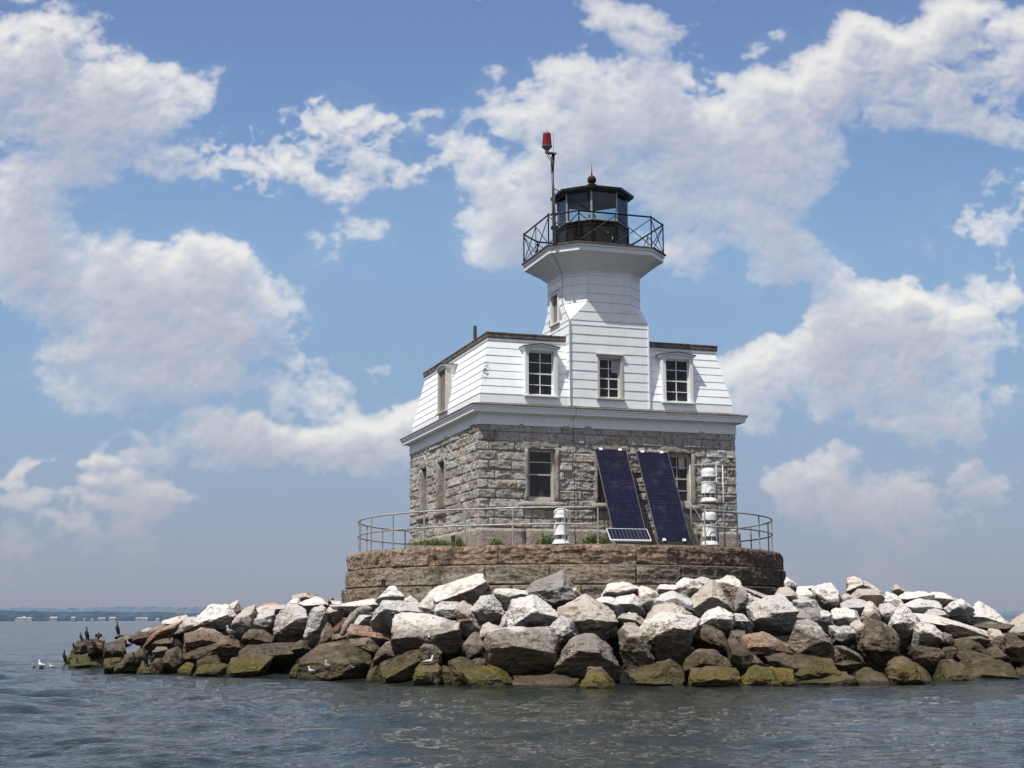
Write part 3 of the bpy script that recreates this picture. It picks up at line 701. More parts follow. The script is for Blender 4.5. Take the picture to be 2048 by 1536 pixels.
# ---- tower
TW, TC, TY = 1.317, .592, -2.95
Z1, Z2 = 10.86, 11.47
TH = 1.32
def octo(h, c, z, cy=TY, cx=0):   # 8 verts, starting front-left going right (ccw from above)
    return [(cx-h+c, cy-h, z), (cx+h-c, cy-h, z), (cx+h, cy-h+c, z), (cx+h, cy+h-c, z), (cx+h-c, cy+h, z), (cx-h+c, cy+h, z), (cx-h, cy+h-c, z), (cx-h, cy-h+c, z)]
RH = .288
trow = [8.12, 8.40]+[8.40+RH*k for k in range(1, 40)]
sqr = [t for t in trow if t < Z1-.05]+[Z1]
mb = MB()
def tface(ax, ops=(), rows=sqr, seed=1):
    def P(s, t, d):
        e = TH+d; u = -TH-d+2*(TH+d)*s
        return {'f': (u, TY-e, t), 'l': (-e, TY-u, t), 'r': (e, TY+u, t), 'b': (-u, TY+e, t)}[ax]
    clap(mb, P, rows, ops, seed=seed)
tface('f', [((TH-.39)/(2*TH), (TH+.39)/(2*TH), 8.42, 9.78)], seed=5); tface('l', seed=6); tface('r', seed=7); tface('b', seed=8)
# upper part: faces of the octagon between Z1 and cove, each face a quad strip whose lower part widens to the square
up = [Z1, Z1+.3, Z2]
k0 = Z2
while k0+RH < 12.40: k0 += RH; up.append(k0)
up.append(12.42)
def cutw(t): return 0 if t <= Z1 else (TC*(t-Z1)/(Z2-Z1) if t < Z2 else TC)
def mainface(ax, ops=(), seed=1):
    def P(s, t, d):
        c = cutw(t); e = TH+d; L = TH-c; u = -L+2*L*s
        return {'f': (u, TY-e, t), 'l': (-e, TY-u, t), 'r': (e, TY+u, t), 'b': (-u, TY+e, t)}[ax]
    clap(mb, P, up, ops, proud=.010, seed=seed)
for i, ax in enumerate('frb'): mainface(ax, seed=20+i)
mainface('l', [(.22, .78, 11.0, 12.0)], seed=24)
def diag(i):
    O8 = octo(TH, TC, 0)
    a, b = [(7, 0), (1, 2), (3, 4), (5, 6)][i]
    A, B = np.array(O8[a]), np.array(O8[b]); m = (A+B)/2-np.array([0, TY, 0]); nn = m/np.linalg.norm(m)
    def P(s, t, d): q = A+(B-A)*s+nn*d; return (q[0], q[1], t)
    clap(mb, P, [t for t in up if t >= Z2-.01], proud=.010, seed=40+i)
    corner = [(-TH, TY-TH), (TH, TY-TH), (TH, TY+TH), (-TH, TY+TH)][i]
    mb.add([(corner[0]*1.001, corner[1], Z1+.002), (A[0], A[1], Z2+.004), (B[0], B[1], Z2+.004)], [(0, 1, 2)])
for i in range(4): diag(i)
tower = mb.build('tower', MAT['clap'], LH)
# corner boards
for sx, sy in ((-1, -1), (1, -1), (1, 1), (-1, 1)):
    mb = MB(); mb.obox((sx*(TH+.012), TY+sy*(TH+.012), (8.13+Z1)/2), (.022, 0, 0), (0, .022, 0), (0, 0, (Z1-8.13)/2))
    mb.build('corner_board', MAT['trim'], tower, bevel=.004)
# tower window in front (square part)
mb = MB(); o = (0, TY-TH, 8.42); n = (0, -1, 0)
for sg in (-1, 1): wbox(mb, o, X1, n, sg*.355, sg*.43, 0, 1.36, -.14, .045)
wbox(mb, o, X1, n, -.355, .355, 1.28, 1.36, -.14, .04); wbox(mb, o, X1, n, -.47, .47, 1.361, 1.40, -.02, .10); wbox(mb, o, X1, n, -.48, .48, -.05, -.001, -.14, .10)
tw = mb.build('window_casing', MAT['trimworn'], tower, bevel=.006)
sash(tower, o, X1, n, .355, 1.28, .10, 2, [(.5, .02), (.25, .012), (.75, .012)], MAT['trim'], paper=(.08, .31, .83, 1.22), name='window_sash')
# slot window on left octagon face
mb = MB(); o = (-TH, TY, 11.0); r = (0, -1, 0); n = (-1, 0, 0)
for sg in (-1, 1): wbox(mb, o, r, n, sg*.30, sg*.42, -.02, 1.02, -.14, .05)
wbox(mb, o, r, n, -.30, .30, .93, 1.02, -.14, .045); wbox(mb, o, r, n, -.44, .44, 1.021, 1.13, -.02, .08); wbox(mb, o, r, n, -.44, .44, -.07, -.021, -.14, .09)
mb.build('window_casing', MAT['trim'], tower, bevel=.006)
mb = MB(); wbox(mb, o, r, n, -.30, .30, 0, .93, -.10, -.04); mb.build('board_shutter', MAT['wood'], tower)
# cove
mb = MB(); rings = []
GW, GC, GY = 2.02, .76, TY+.02
for k in range(11):
    t = k/10; a = t*pi/2
    zz = 12.42+(12.97-12.42)*(1-cos(a))**.75 if k else 12.42
    zz = 12.42+.55*t
    f = .25*(1-cos(a))+.75*max(0, (t-.10)/.90)
    h = TH+.012+(1.93-TH)*f; c = TC+(.73-TC)*f
    rings.append(octo(h, c, zz, lerp(TY, GY, f)))
mb.loft(rings, cap=False); mb.build('cove', MAT['cornice'], tower, smooth=True, auto=28)

# ---- gallery
mb = MB(); mb.loft([octo(1.85, .70, 12.965, GY), octo(1.965, .735, 12.965, GY), octo(1.965, .735, 13.10, GY), octo(2.0, .75, 13.115, GY), octo(2.0, .75, 13.19, GY), octo(1.6, .6, 13.195, GY)], cap=False)
gal = mb.build('gallery', MAT['cornice'], LH)
mb = MB(); mb.loft([octo(1.9, .72, 13.185, GY), octo(2.045, .765, 13.19, GY), octo(2.045, .765, 13.23, GY), octo(1.98, .74, 13.245, GY)], cap=True); mb.build('deck', MAT['curb'], gal)
# railing
mb = MB(); R8 = [np.array(p) for p in octo(1.97, .745, 13.24, GY)]
ZT = .98; up3 = np.array([0, 0, 1.0])
for i in range(8):
    a, b = R8[i], R8[(i+1) % 8]; nb = 2 if i % 2 == 0 else 1
    for k in range(nb):
        p, q = a+(b-a)*k/nb, a+(b-a)*(k+1)/nb
        mb.bar(p, p+up3*(ZT+(.05 if k == 0 else -.0)), .024 if k == 0 else .014, 6)
        mb.bar(p+up3*.03, q+up3*(ZT-.06), .0145, 5); mb.bar(q+up3*.03, p+up3*(ZT-.06), .0145, 5)
    mb.bar(a+up3*ZT, b+up3*ZT, .028, 8)
mb.build('gallery_railing', MAT['iron'], gal)

# ---- lantern room
LR, LCY = 1.16, -2.92
def oct8(R, z, off=22.5): return [(R*cos(radians(off+45*k)), LCY+R*sin(radians(off+45*k)), z) for k in range(8)]
mb = MB(); mb.loft([oct8(LR+.03, 13.24), oct8(LR+.03, 13.30), oct8(LR, 13.31), oct8(LR, 14.18), oct8(LR+.05, 14.19), oct8(LR+.05, 14.25), oct8(LR-.03, 14.26)], cap=False)
P8 = [np.array(p) for p in oct8(LR, 0)]
for i in range(8):
    a, b = P8[i], P8[(i+1) % 8]; m = (a+b)/2; nn = np.array([m[0], m[1]-LCY, 0]); nn /= np.linalg.norm(nn); u = (b-a)/2
    mb.obox(m+nn*.012+np.array([0, 0, 13.37]), u*.96, nn*.012, (0, 0, .03)); mb.obox(m+nn*.012+np.array([0, 0, 14.12]), u*.96, nn*.012, (0, 0, .03))
    mb.obox(a+np.array([0, 0, 13.75]), (.03, 0, 0), (0, .03, 0), (0, 0, .42))
lan = mb.build('lantern_room', MAT['iron'], LH, bevel=0)
mb = MB(); mb.add(oct8(LR-.04, 14.20), [tuple(range(8))]); mb.build('lantern_floor', MAT['iron'], lan)
# hatch on front-right panel (between vertex -67.5 and -22.5 deg)... panel facing (0,-1) is i with centre -90
a = np.array(oct8(LR, 0)[5]); b = np.array(oct8(LR, 0)[6]); m = (a+b)/2; nn = np.array([m[0], m[1]-LCY, 0]); nn /= np.linalg.norm(nn); u = (b-a)/2
mb = MB(); mb.obox(m+nn*.03+np.array([0, 0, 13.74]), u*.72, nn*.012, (0, 0, .30))
door = mb.build('door', MAT['cable'], lan, bevel=.008)
mb = MB(); mb.bar(m+nn*.07+u*.55+np.array([0, 0, 13.62]), m+nn*.07+u*.55+np.array([0, 0, 13.72]), .014, 8); mb.ball(m+nn*.06+u*.2+np.array([0, 0, 13.85]), .02, 8, 6); mb.build('handle', MAT['galv'], lan)
# mullions and panes
mb = MB()
for p in oct8(LR-.02, 0): mb.obox((p[0], p[1], 14.78), (.022, 0, 0), (0, .022, 0), (0, 0, .52))
for z in (14.27, 15.29):
    mb.loft([oct8(LR-.06, z-.02), oct8(LR+.005, z-.02), oct8(LR+.005, z+.02), oct8(LR-.06, z+.02), oct8(LR-.06, z-.02)], cap=False)
mb.build('glazing_bars', simple('pale glazing bars', (.42, .43, .42), .5, var=.3), lan)
pts = oct8(LR-.025, 0)
for i in range(8):
    a, b = pts[i], pts[(i+1) % 8]
    g = MB(); g.add([(a[0], a[1], 14.27), (b[0], b[1], 14.27), (b[0], b[1], 15.29), (a[0], a[1], 15.29)], [(0, 1, 2, 3)]); g.build('pane', MAT['lanternglass'], lan)
# lamp inside
mb = MB(); mb.lathe([(.20, 14.2), (.20, 14.45), (.09, 14.47), (.09, 14.55), (.13, 14.56), (.13, 14.72), (.05, 14.78)], 16, (0.0, LCY, 0)); mb.build('lamp', MAT['white_enamel'], lan, smooth=True, auto=35)
# roof
mb = MB(); mb.loft([oct8(LR-.02, 15.31), oct8(1.35, 15.25), oct8(1.375, 15.26), oct8(1.375, 15.345), oct8(1.33, 15.36), oct8(.5, 15.56), oct8(.12, 15.66), oct8(.10, 15.80)], cap=False)
mb.add(oct8(LR-.02, 15.31), [tuple(range(8))])
rf = mb.build('lantern_roof', MAT['iron'], lan)
mb = MB(); mb.lathe([(.15, 15.70), (.16, 15.76), (.09, 15.79), (.07, 15.82)], 16, (0, LCY, 0)); mb.ball((0, LCY, 15.93), .148, 20, 12); mb.tube([(0, LCY, 16.05), (0, LCY, 16.20), (0, LCY, 16.52)], [.035, .016, .003], 8)
mb.build('ball_finial', MAT['rustiron'], rf, smooth=True, auto=50)
# weathered cable running down from the gallery
def cable(pts, r, name, parent):
    mb = MB(); mb.tube(pts, r, 6); return mb.build(name, MAT['cable'], parent, smooth=True)
cable([(-1.9, -4.33, 13.1), (-1.93, -4.30, 12.95), (-1.75, -4.1, 12.85), (-1.50, -3.85, 12.62), (-1.36, -3.7, 12.45), (-1.365, -3.7, 11.6), (-1.355, -3.75, 11.48), (-1.36, -4.28, 10.86), (-1.352, -4.33, 10.7), (-1.352, -4.33, 8.3), (-1.34, -4.42, 8.12), (-1.28, -4.63, 8.05), (-1.28, -4.63, 7.78), (-1.27, -4.36, 7.72), (-1.27, -4.36, 7.4), (-1.26, -4.38, 5.6), (-1.27, -4.38, 4.3), (-1.25, -4.42, 3.75)], .008, 'cable', LH)
# ================================================================== PIER
def make_pier():
    R0 = 7.12
    cz = [-.6, .15, .75, 1.33, 1.96, 2.58, 3.15, 3.72]; Rc = [7.66, 7.60, 7.53, 7.44, 7.33, 7.245, 7.165]
    th = np.linspace(0, 2*pi, 1700, endpoint=False); tz = np.linspace(-.6, 3.72, 240)
    r = np.random.default_rng(8)
    E = np.zeros((len(tz), len(th))); G = np.zeros_like(E); T = np.ones((len(tz), len(th), 3)); W = np.zeros_like(E); RR = np.zeros_like(E); TOP = np.zeros_like(E)
    ci = np.clip(np.searchsorted(cz, tz, 'right')-1, 0, 6)
    for k in range(7):
        rows = np.where(ci == k)[0]; a = [0]
        while a[-1] < 2*pi-.30: a.append(a[-1]+r.uniform(.13, .40))
        a[-1] = 2*pi; a = np.array(a); bi = np.clip(np.searchsorted(a, th, 'right')-1, 0, len(a)-2); nb = len(a)-1
        off = r.uniform(-.035, .035, nb); sh = r.uniform(.72, 1.12, nb); hue = r.uniform(-1, 1, nb)
        es = np.minimum(th-a[bi], a[bi+1]-th)*R0; et = np.minimum(tz[rows]-cz[k], cz[k+1]-tz[rows])
        E[rows] = np.minimum(es[None], et[:, None]); G[rows] = off[bi][None]; RR[rows] = Rc[k]; W[rows] = (bi+k*40)[None]
        TOP[rows] = (cz[k+1]-tz[rows])[:, None]
        T[rows] = np.stack([sh*(1+.07*hue), sh, sh*(1-.08*hue)], 1)[bi][None]
    tt, aa = np.meshgrid(tz, th, indexing='ij')
    P = np.stack([R0*np.cos(aa), R0*np.sin(aa), tt], -1).reshape(-1, 3)
    n = fbm(P*np.array([1.3, 1.3, 1.9])+W.reshape(-1, 1)*2.7, 4, 5); n2 = fbm(P*np.array([3, 3, 5.5])+W.reshape(-1, 1), 4, 9, ridged=True)
    prof = (1-(1-np.clip(E/.035, 0, 1))**2).ravel()
    rough = np.where(ci >= 6, 1.0, .75)[:, None]*np.ones_like(E)
    q5 = n*6; tr_ = (np.floor(q5)+sstep(.1, .9, q5-np.floor(q5)))/6
    d = prof*(.01+G.ravel()+rough.ravel()*(.105*tr_+.05*n2))-(1-prof)*.045
    rad = RR.ravel()+d
    # rounded upper rim
    edge = np.clip((tt.ravel()-3.60)/.12, 0, 1); rad -= .09*edge**2
    V = np.stack([rad*np.cos(aa.ravel()), rad*np.sin(aa.ravel()), tt.ravel()], 1).reshape(len(tz), len(th), 3)
    mort = (1-sstep(.004, .028, E))[..., None]; T = T*(1-.72*mort)
    caps = []; ct = []
    for R, dz in ((6.9, .02), (6.5, .03), (5.6, .02), (4.0, .01), (1.5, 0), (.02, 0)):
        q = np.stack([R*np.cos(th), R*np.sin(th), 3.72+dz+.018*vnoise(np.stack([R*np.cos(th)*1.7, R*np.sin(th)*1.7, th*0], 1), 3)], 1)
        caps.append(q[None]); ct.append(np.full((1, len(th), 3), .8))
    V = np.concatenate([V]+caps); T = np.concatenate([T]+ct)
    nr, nc = V.shape[:2]; idx = np.arange(nr*nc).reshape(nr, nc); nx = np.roll(idx, -1, 1)
    q = np.stack([idx[:-1], nx[:-1], nx[1:], idx[1:]], -1).reshape(-1, 4)
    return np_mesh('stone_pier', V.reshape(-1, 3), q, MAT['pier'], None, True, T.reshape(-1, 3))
pier = make_pier()
tag(pier, 'round pier of huge pinkish brown granite blocks carrying the keeper house', 'pier')
# rusty iron bracket
q = at_depth(786, 1163, 42.9)
d = q[:2]/np.linalg.norm(q[:2]); b = np.array([d[0]*7.40, d[1]*7.40, q[2]]); tn = np.array([-d[1], d[0], 0]); nn = np.array([d[0], d[1], 0])
mb = MB(); mb.obox(b+np.array([0, 0, .03]), tn*.12, nn*.03, (0, 0, .022)); mb.obox(b-tn*.07-np.array([0, 0, .05]), tn*.018, nn*.025, (0, 0, .07)); mb.obox(b+tn*.04-np.array([0, 0, .06]), tn*.018, nn*.025, (0, 0, .08))
mb.build('iron_bracket', MAT['rustiron'], pier, bevel=.006)

# ================================================================== RAILING
RRAIL = 6.89
def theta_near(px):
    best = None
    for k in range(0, 3601):
        a = radians(-180+k*.1)+0
        p = np.array([RRAIL*cos(a), RRAIL*sin(a), 3.72])-CAM; dd = p@_F
        x = 1024+FPX*(p@CR)/dd
        if p[:2]@FH[:2] < 46.5 and (best is None or abs(x-px) < best[0]): best = (abs(x-px), a)
    return best[1]
def railing(name, angs, label):
    root = empty(name, (RRAIL*cos(angs[0]), RRAIL*sin(angs[0]), 3.74), world=True); tag(root, label, 'railing', 'pipe railings on the pier rim')
    for nm, z in (('top_rail', 4.80), ('middle_rail', 4.32)):
        pts = [(RRAIL*cos(a), RRAIL*sin(a), z) for a in np.linspace(angs[0], angs[-1], max(12, int(abs(angs[-1]-angs[0])*22)))]
        mb = MB(); mb.tube(pts, .026 if z > 4.5 else .024, 8); mb.build(nm, MAT['galv'], root, smooth=True)
    for a in angs:
        mb = MB(); x, y = RRAIL*cos(a), RRAIL*sin(a); mb.bar((x, y, 3.70), (x, y, 4.80), .025, 8); mb.lathe([(.06, 0), (.06, .02)], 10, (x, y, 3.745)); mb.build('post', MAT['galv'], root, smooth=True, auto=40)
tn = [theta_near(x) for x in (1196.6, 1129.5, 1026, 930, 848, 785.5, 742)]
tn = [a if a < 0 else a-2*pi for a in tn]
step = (tn[0]-tn[5])/5
left = tn+[tn[-1]-step*(k+1)*1.05 for k in range(6)]
railing('pier_railing', left, 'pale pipe railing curving from the solar panels round the left side of the pier')
tr = [theta_near(x) for x in (1410.5, 1475.7, 1519.5)]; tr = [a if a > -pi/2-1 else a+2*pi for a in tr]
st = tr[1]-tr[0]; right = tr+[tr[-1]+.27*(k+1) for k in range(6)]
railing('pier_railing', right, 'pale pipe railing curving from the stacked beacons round the right side of the pier')

# ================================================================== BEACON MAST
root = empty('beacon_mast', (-1.87, -4.44, 13.24), world=True)
tag(root, 'tall grey mast with red beacon lamp clamped to the gallery railing', 'beacon light')
c = at_y(1104, 308, -4.44); tx, tz_ = c[0]+.06, c[2]
mb = MB(); mb.tube([(-1.87, -4.44, 13.2), (-1.90, -4.44, 14.6), (tx-.02, -4.44, tz_-.02)], [.062, .058, .055], 10); mb.build('mast', MAT['greypole'], root, smooth=True)
mb = MB(); mb.obox((-1.86, -4.39, 13.75), (.09, 0, 0), (0, .09, 0), (0, 0, .05)); mb.obox((-1.86, -4.39, 14.18), (.09, 0, 0), (0, .09, 0), (0, 0, .03)); mb.bar((-1.87, -4.44, 15.0), (-1.20, -3.5, 15.16), .018, 6); mb.build('clamp', MAT['iron'], root, bevel=.008)
bx = at_y(1094, 300, -4.44)[0]
mb = MB(); mb.obox(((tx+bx)/2+.02, -4.44, tz_+.02), (.17, 0, 0), (0, .06, 0), (0, 0, .025)); mb.bar((tx+.02, -4.44, tz_-.30), (bx+.03, -4.44, tz_), .016, 6); mb.obox((tx-.075, -4.44, tz_-.36), (.02, 0, 0), (0, .04, 0), (0, 0, .25)); mb.build('bracket', MAT['greypole'], root, bevel=.005)
zb = at_y(1093, 294, -4.44)[2]
mb = MB(); mb.lathe([(.07, 0), (.07, zb-tz_-.17), (.05, zb-tz_-.16), (.05, zb-tz_-.12), (.09, zb-tz_-.11), (.165, zb-tz_-.03), (.17, zb-tz_), (.0, zb-tz_)], 20, (bx, -4.44, tz_+.03)); mb.build('lamp_base', MAT['greypole'], root, smooth=True, auto=35)
zt = at_y(1093, 268, -4.44)[2]; hh = zt-zb
mb = MB(); mb.lathe([(.150, 0), (.148, .02)]+[(lerp(.146, .115, k/8)*(1+.015*(k % 2)), .03+(hh-.05)*k/8) for k in range(9)]+[(.10, hh), (.0, hh+.005)], 24, (bx, -4.44, zb+.03)); rl = mb.build('red_lens', MAT['red'], root, smooth=True, auto=35)
mb = MB()
for k in range(6): a = k*pi/3; mb.bar((bx+.158*cos(a), -4.44+.158*sin(a), zb+.03), (bx+.125*cos(a), -4.44+.125*sin(a), zb+hh+.03), .006, 5)
mb.bar((bx, -4.44, zb+hh), (bx, -4.44, zb+hh+.14), .006, 5); mb.build('lens_guard', MAT['iron'], rl)
mb = MB(); mb.bar((bx+.21, -4.44, tz_+.03), (bx+.23, -4.44, zt+.1), .006, 5); mb.build('lightning_spike', MAT['greypole'], root)
mb = MB(); mb.tube([(bx, -4.5, tz_+.03), (bx-.02, -4.52, tz_-.12), (tx-.1, -4.5, tz_-.28), (tx-.09, -4.5, tz_-.6), (-1.96, -4.5, tz_-1.2), (-1.92, -4.5, 14.0)], .012, 6); mb.build('wire', MAT['cable'], root, smooth=True)

# ================================================================== SOLAR PANELS
def solar(tl, bl, wtop, mat, name, label, modules, frame=.014, fmat='aluminium', clips=True, group=None):
    tl, bl = np.array(tl), np.array(bl); up = tl-bl; L = np.linalg.norm(up); up /= L
    X = np.array([1, 0, 0.0]); up = up-X*(up@X); up /= np.linalg.norm(up); N = np.cross(X, up)
    W = wtop
    root = bpy.data.objects.new(name, None); root.empty_display_size = .2; COL.objects.link(root)
    root.matrix_world = Matrix(((X[0], up[0], N[0], bl[0]), (X[1], up[1], N[1], bl[1]), (X[2], up[2], N[2], bl[2]), (0, 0, 0, 1)))
    tag(root, label, 'solar panel', group)
    mb = MB(); mb.box(.0, 0, -.035, W, L, 0); mb.build('cell_sheet', MAT[mat], root)
    mb = MB(); mb.box(-frame, -.02, -.045, 0, L+.02, .012); mb.box(W, -.02, -.045, W+frame, L+.02, .012)
    if fmat == 'white_enamel':
        mb.box(-frame, -.02-frame, -.045, W+frame, -.0, .012); mb.box(-frame, L, -.045, W+frame, L+frame, .012)
    mb.build('frame', MAT[fmat], root, bevel=.003)
    mb = MB()
    for k in range(1, modules): mb.box(0, L*k/modules-.008, -.02, W, L*k/modules+.008, .008)
    if modules > 1: mb.build('module_bar', MAT['cable'], root)
    # rear props
    if clips:
        for x in (W*.18, W*.80):
            for y in (-.015, L-.02):
                m2 = MB(); m2.box(x-.05, y-.03, -.02, x+.05, y+.05, .04); m2.build('clip', MAT['alabel'], root, bevel=.005)
        mb = MB(); mb.box(.02, -.19, -.06, W-.02, -.03, -.02); mb.build('foot_beam', MAT['cable'], root)
    return root
YB, YT = -6.05, -4.52
def sp(pxl, pyt, pxb, pyb, pxr):
    t = at_y(pxl, pyt, YT); b = at_y(pxb, pyb, YB); r = at_y(pxr, pyt, YT); return t, b, r[0]-t[0]
t, b, w = sp(1190, 898, 1218, 1068, 1252); b[2] = 3.93; b[0] = t[0]-.0
solar(t, b, w, 'solar', 'solar_panel', 'tall dark blue solar panel leaning on the wall, nearer the small white framed panel', 10, group='tall solar panels leaning on the house')
t, b, w = sp(1273, 903, 1315, 1085, 1335); b[2] = 3.93; b[0] = t[0]
solar(t, b, w, 'solar', 'solar_panel', 'tall dark blue solar panel leaning in front of the right paned ground floor window', 10, group='tall solar panels leaning on the house')
a0 = at_y(1219, 1058, -6.42); b0 = at_y(1222, 1079, -6.72); w0 = at_y(1298, 1059, -6.42)[0]-a0[0]
ups = a0-b0
solar(a0, b0, w0, 'solar_small', 'small_solar_panel', 'small white framed solar panel lying tilted at the foot of the tall panels', 1, .015, 'white_enamel', clips=False)

# ================================================================== MARINE LANTERNS
def marine_lantern(c, scale, label, h=1.04, group='white double marine lanterns'):
    root = empty('marine_lantern', c); root.scale = (1, 1, 1); tag(root, label, 'beacon light', group)
    s = scale
    def tier(z0, hh, cap):
        body = [(.185*s, z0), (.185*s, z0+.02)]
        return body
    mb = MB(); mb.lathe([(.25*s, 0), (.25*s, .025), (.21*s, .10), (.185*s, .11), (.185*s, .125), (.0, .126)], 28); bs = mb.build('base', MAT['white_enamel'], root, smooth=True, auto=35)
    mb = MB(); mb.lathe([(.172*s, .125), (.172*s, .255)], 28, cap=False); mb.build('lower_lens', MAT['beaconglass'], root, smooth=True)
    mb = MB()
    for k in range(4): mb.lathe([(.04*s, .13+.03*k), (.12*s, .137+.03*k), (.04*s, .145+.03*k)], 16)
    mb.build('prism', MAT['aluminium'], root)
    mb = MB(); mb.lathe([(.175*s, .25), (.21*s, .26), (.21*s, .29), (.203*s, .31), (.203*s, .57), (.215*s, .58), (.215*s, .61), (.19*s, .615)], 28); mb.build('housing', MAT['white_enamel'], root, smooth=True, auto=35)
    mb = MB(); mb.lathe([(.172*s, .61), (.172*s, .74)], 28, cap=False); mb.build('upper_lens', MAT['beaconglass'], root, smooth=True)
    mb = MB()
    for k in range(4): mb.lathe([(.04*s, .62+.03*k), (.12*s, .627+.03*k), (.04*s, .635+.03*k)], 16)
    mb.build('prism', MAT['aluminium'], root)
    mb = MB()
    for k in range(6):
        a = k*pi/3+.3
        for z0, z1 in ((.12, .26), (.61, .745)): mb.bar((.175*s*cos(a), .175*s*sin(a), z0), (.175*s*cos(a), .175*s*sin(a), z1), .010, 5)
    mb.build('lens_bars', MAT['white_enamel'], root)
    mb = MB(); mb.lathe([(.18*s, .74), (.215*s, .75), (.215*s, .79), (.20*s, .81), (.205*s, .90), (.195*s, .96), (.15*s, 1.01), (.08*s, 1.035), (.0, 1.04)], 28); mb.build('domed_cap', MAT['white_enamel'], root, smooth=True, auto=35)
    return root
q = at_y(1123, 1087, -6.25); marine_lantern((q[0], q[1], 3.75), 1.08, 'white double marine lantern standing alone behind the railing on the pier')
q = at_y(1420, 1084, -5.95); LBX = q[0]; marine_lantern((LBX, -5.95, 3.80), 1.08, 'white double marine lantern at the foot of the pipe scaffold')
zsh = at_y(1420, 1004, -5.95)[2]
marine_lantern((LBX, -5.95, zsh), 1.08, 'white double marine lantern on the upper shelf of the pipe scaffold')
root = empty('pipe_scaffold', (LBX, -5.95, 3.74), world=True); tag(root, 'thin grey pipe scaffold with two shelves holding the stacked marine lanterns', 'scaffold')
xl = at_y(1387, 1000, -5.95)[0]; xr = at_y(1440, 1000, -5.95)[0]; zt = at_y(1415, 929, -5.95)[2]
mb = MB()
for x, y in ((xl, -5.75), (xr, -5.75), (xr+.02, -6.15)): mb.bar((x, y, 3.7), (x, y, zt+(.1 if x == xr else -.02)), .026, 8)
mb.build('upright', MAT['galv'], root, smooth=True)
mb = MB()
mb.bar((xl, -5.75, zt-.02), (xr, -5.75, zt+.04), .018, 6); mb.bar((xr, -5.75, zt), (xr+.02, -6.15, zt), .018, 6)
mb.bar((xl, -5.75, zt-.05), (LBX-.25, -5.8, zt-.62), .012, 6); mb.bar((xl, -5.75, zsh-.02), (LBX-.25, -6.0, zsh-.60), .012, 6)
mb.bar((xl, -5.75, zsh+.0), (xl+.1, -6.1, zsh+.45), .012, 6)
mb.build('brace', MAT['galv'], root)
mb = MB(); mb.box(LBX-.27, -6.2, zsh-.05, xr+.03, -5.72, zsh-.015); mb.build('shelf', MAT['curb'], root, bevel=.006)
mb = MB()
for zz in (3.85, zsh+.02):
    for sx in (-1, 1):
        pts = [(LBX+sx*.26*cos(t), -6.20+.03*cos(t*2), zz+.05+.50*sin(t)) for t in np.linspace(0, pi/2, 8)]+[(LBX-sx*.02-sx*.24*sin(t), -6.2, zz+.55+.18*sin(t)) for t in np.linspace(0, pi/2, 5)]
        mb.tube(pts, .010, 5)
    for hz in (.75,): mb.tube([(LBX+.27*cos(t), -5.95+.27*sin(t), zz+hz) for t in np.linspace(pi, 2*pi, 12)], .009, 5)
mb.build('guard_wire', MAT['galv'], root)

# ================================================================== GRASS ON THE PIER
gm = simple('pier grass', (.10, .15, .03), .8, var=.5, vscale=9, stain=(.22, .20, .06), stain_amt=.6)
wm = simple('leafy weed', (.075, .14, .02), .7, var=.5, vscale=12)
def tuft(px, py, Y, wx, h, n, label, mat=gm, leafy=False):
    c = at_y(px, py, Y); r = random.Random(px); mb = MB()
    for k in range(n):
        x = r.gauss(0, wx/2.4); y = r.gauss(0, .10); hh = h*r.uniform(.35, 1)*math.exp(-(x/(wx*.75))**2); a = r.uniform(0, 6.28); le = r.uniform(.1, .5)*hh
        b = np.array([c[0]+x, c[1]+y, 3.73]); 
        if leafy and k % 2:
            t = b+np.array([cos(a)*le, sin(a)*le, hh*r.uniform(.3, 1)]); s = r.uniform(.015, .035); a2 = r.uniform(0, 6.28)
            u = np.array([cos(a2), sin(a2), r.uniform(-.5, .5)])*s; w = np.array([-sin(a2)*.6, cos(a2)*.6, .8])*s
            mb.add([t-u, t-w, t+u, t+w], [(0, 1, 2, 3)])
        else:
            w = np.array([cos(a+1.57), sin(a+1.57), 0])*.006; m = b+np.array([cos(a)*le*.35, sin(a)*le*.35, hh*.6]); t = b+np.array([cos(a)*le, sin(a)*le, hh])
            mb.add([b-w, b+w, m+w*.8, m-w*.8, t], [(0, 1, 2, 3), (3, 2, 4)])
    o = mb.build('grass_tuft' if not leafy else 'leafy_weed', mat, None); tag(o, label, 'grass' if not leafy else 'weed', 'weeds growing on the pier top')
tuft(865, 1088, -4.9, 1.1, .26, 700, 'long low strip of grass on the pier at the left end of the house')
tuft(918, 1088, -4.9, .24, .36, 180, 'narrow tuft of grass in front of the small dark vent hole')
tuft(992, 1088, -5.3, .34, .22, 220, 'low green weed just right of the near corner of the house', wm, True)
tuft(1096, 1088, -5.6, .36, .42, 420, 'bushy green weed just left of the lone marine lantern', wm, True)
tuft(1193, 1088, -5.9, .62, .42, 700, 'widest leafy green bush beside the foot of the left tall solar panel', wm, True)
tuft(1398, 1088, -6.3, .22, .16, 90, 'sparse yellowish grass at the foot of the scaffold')
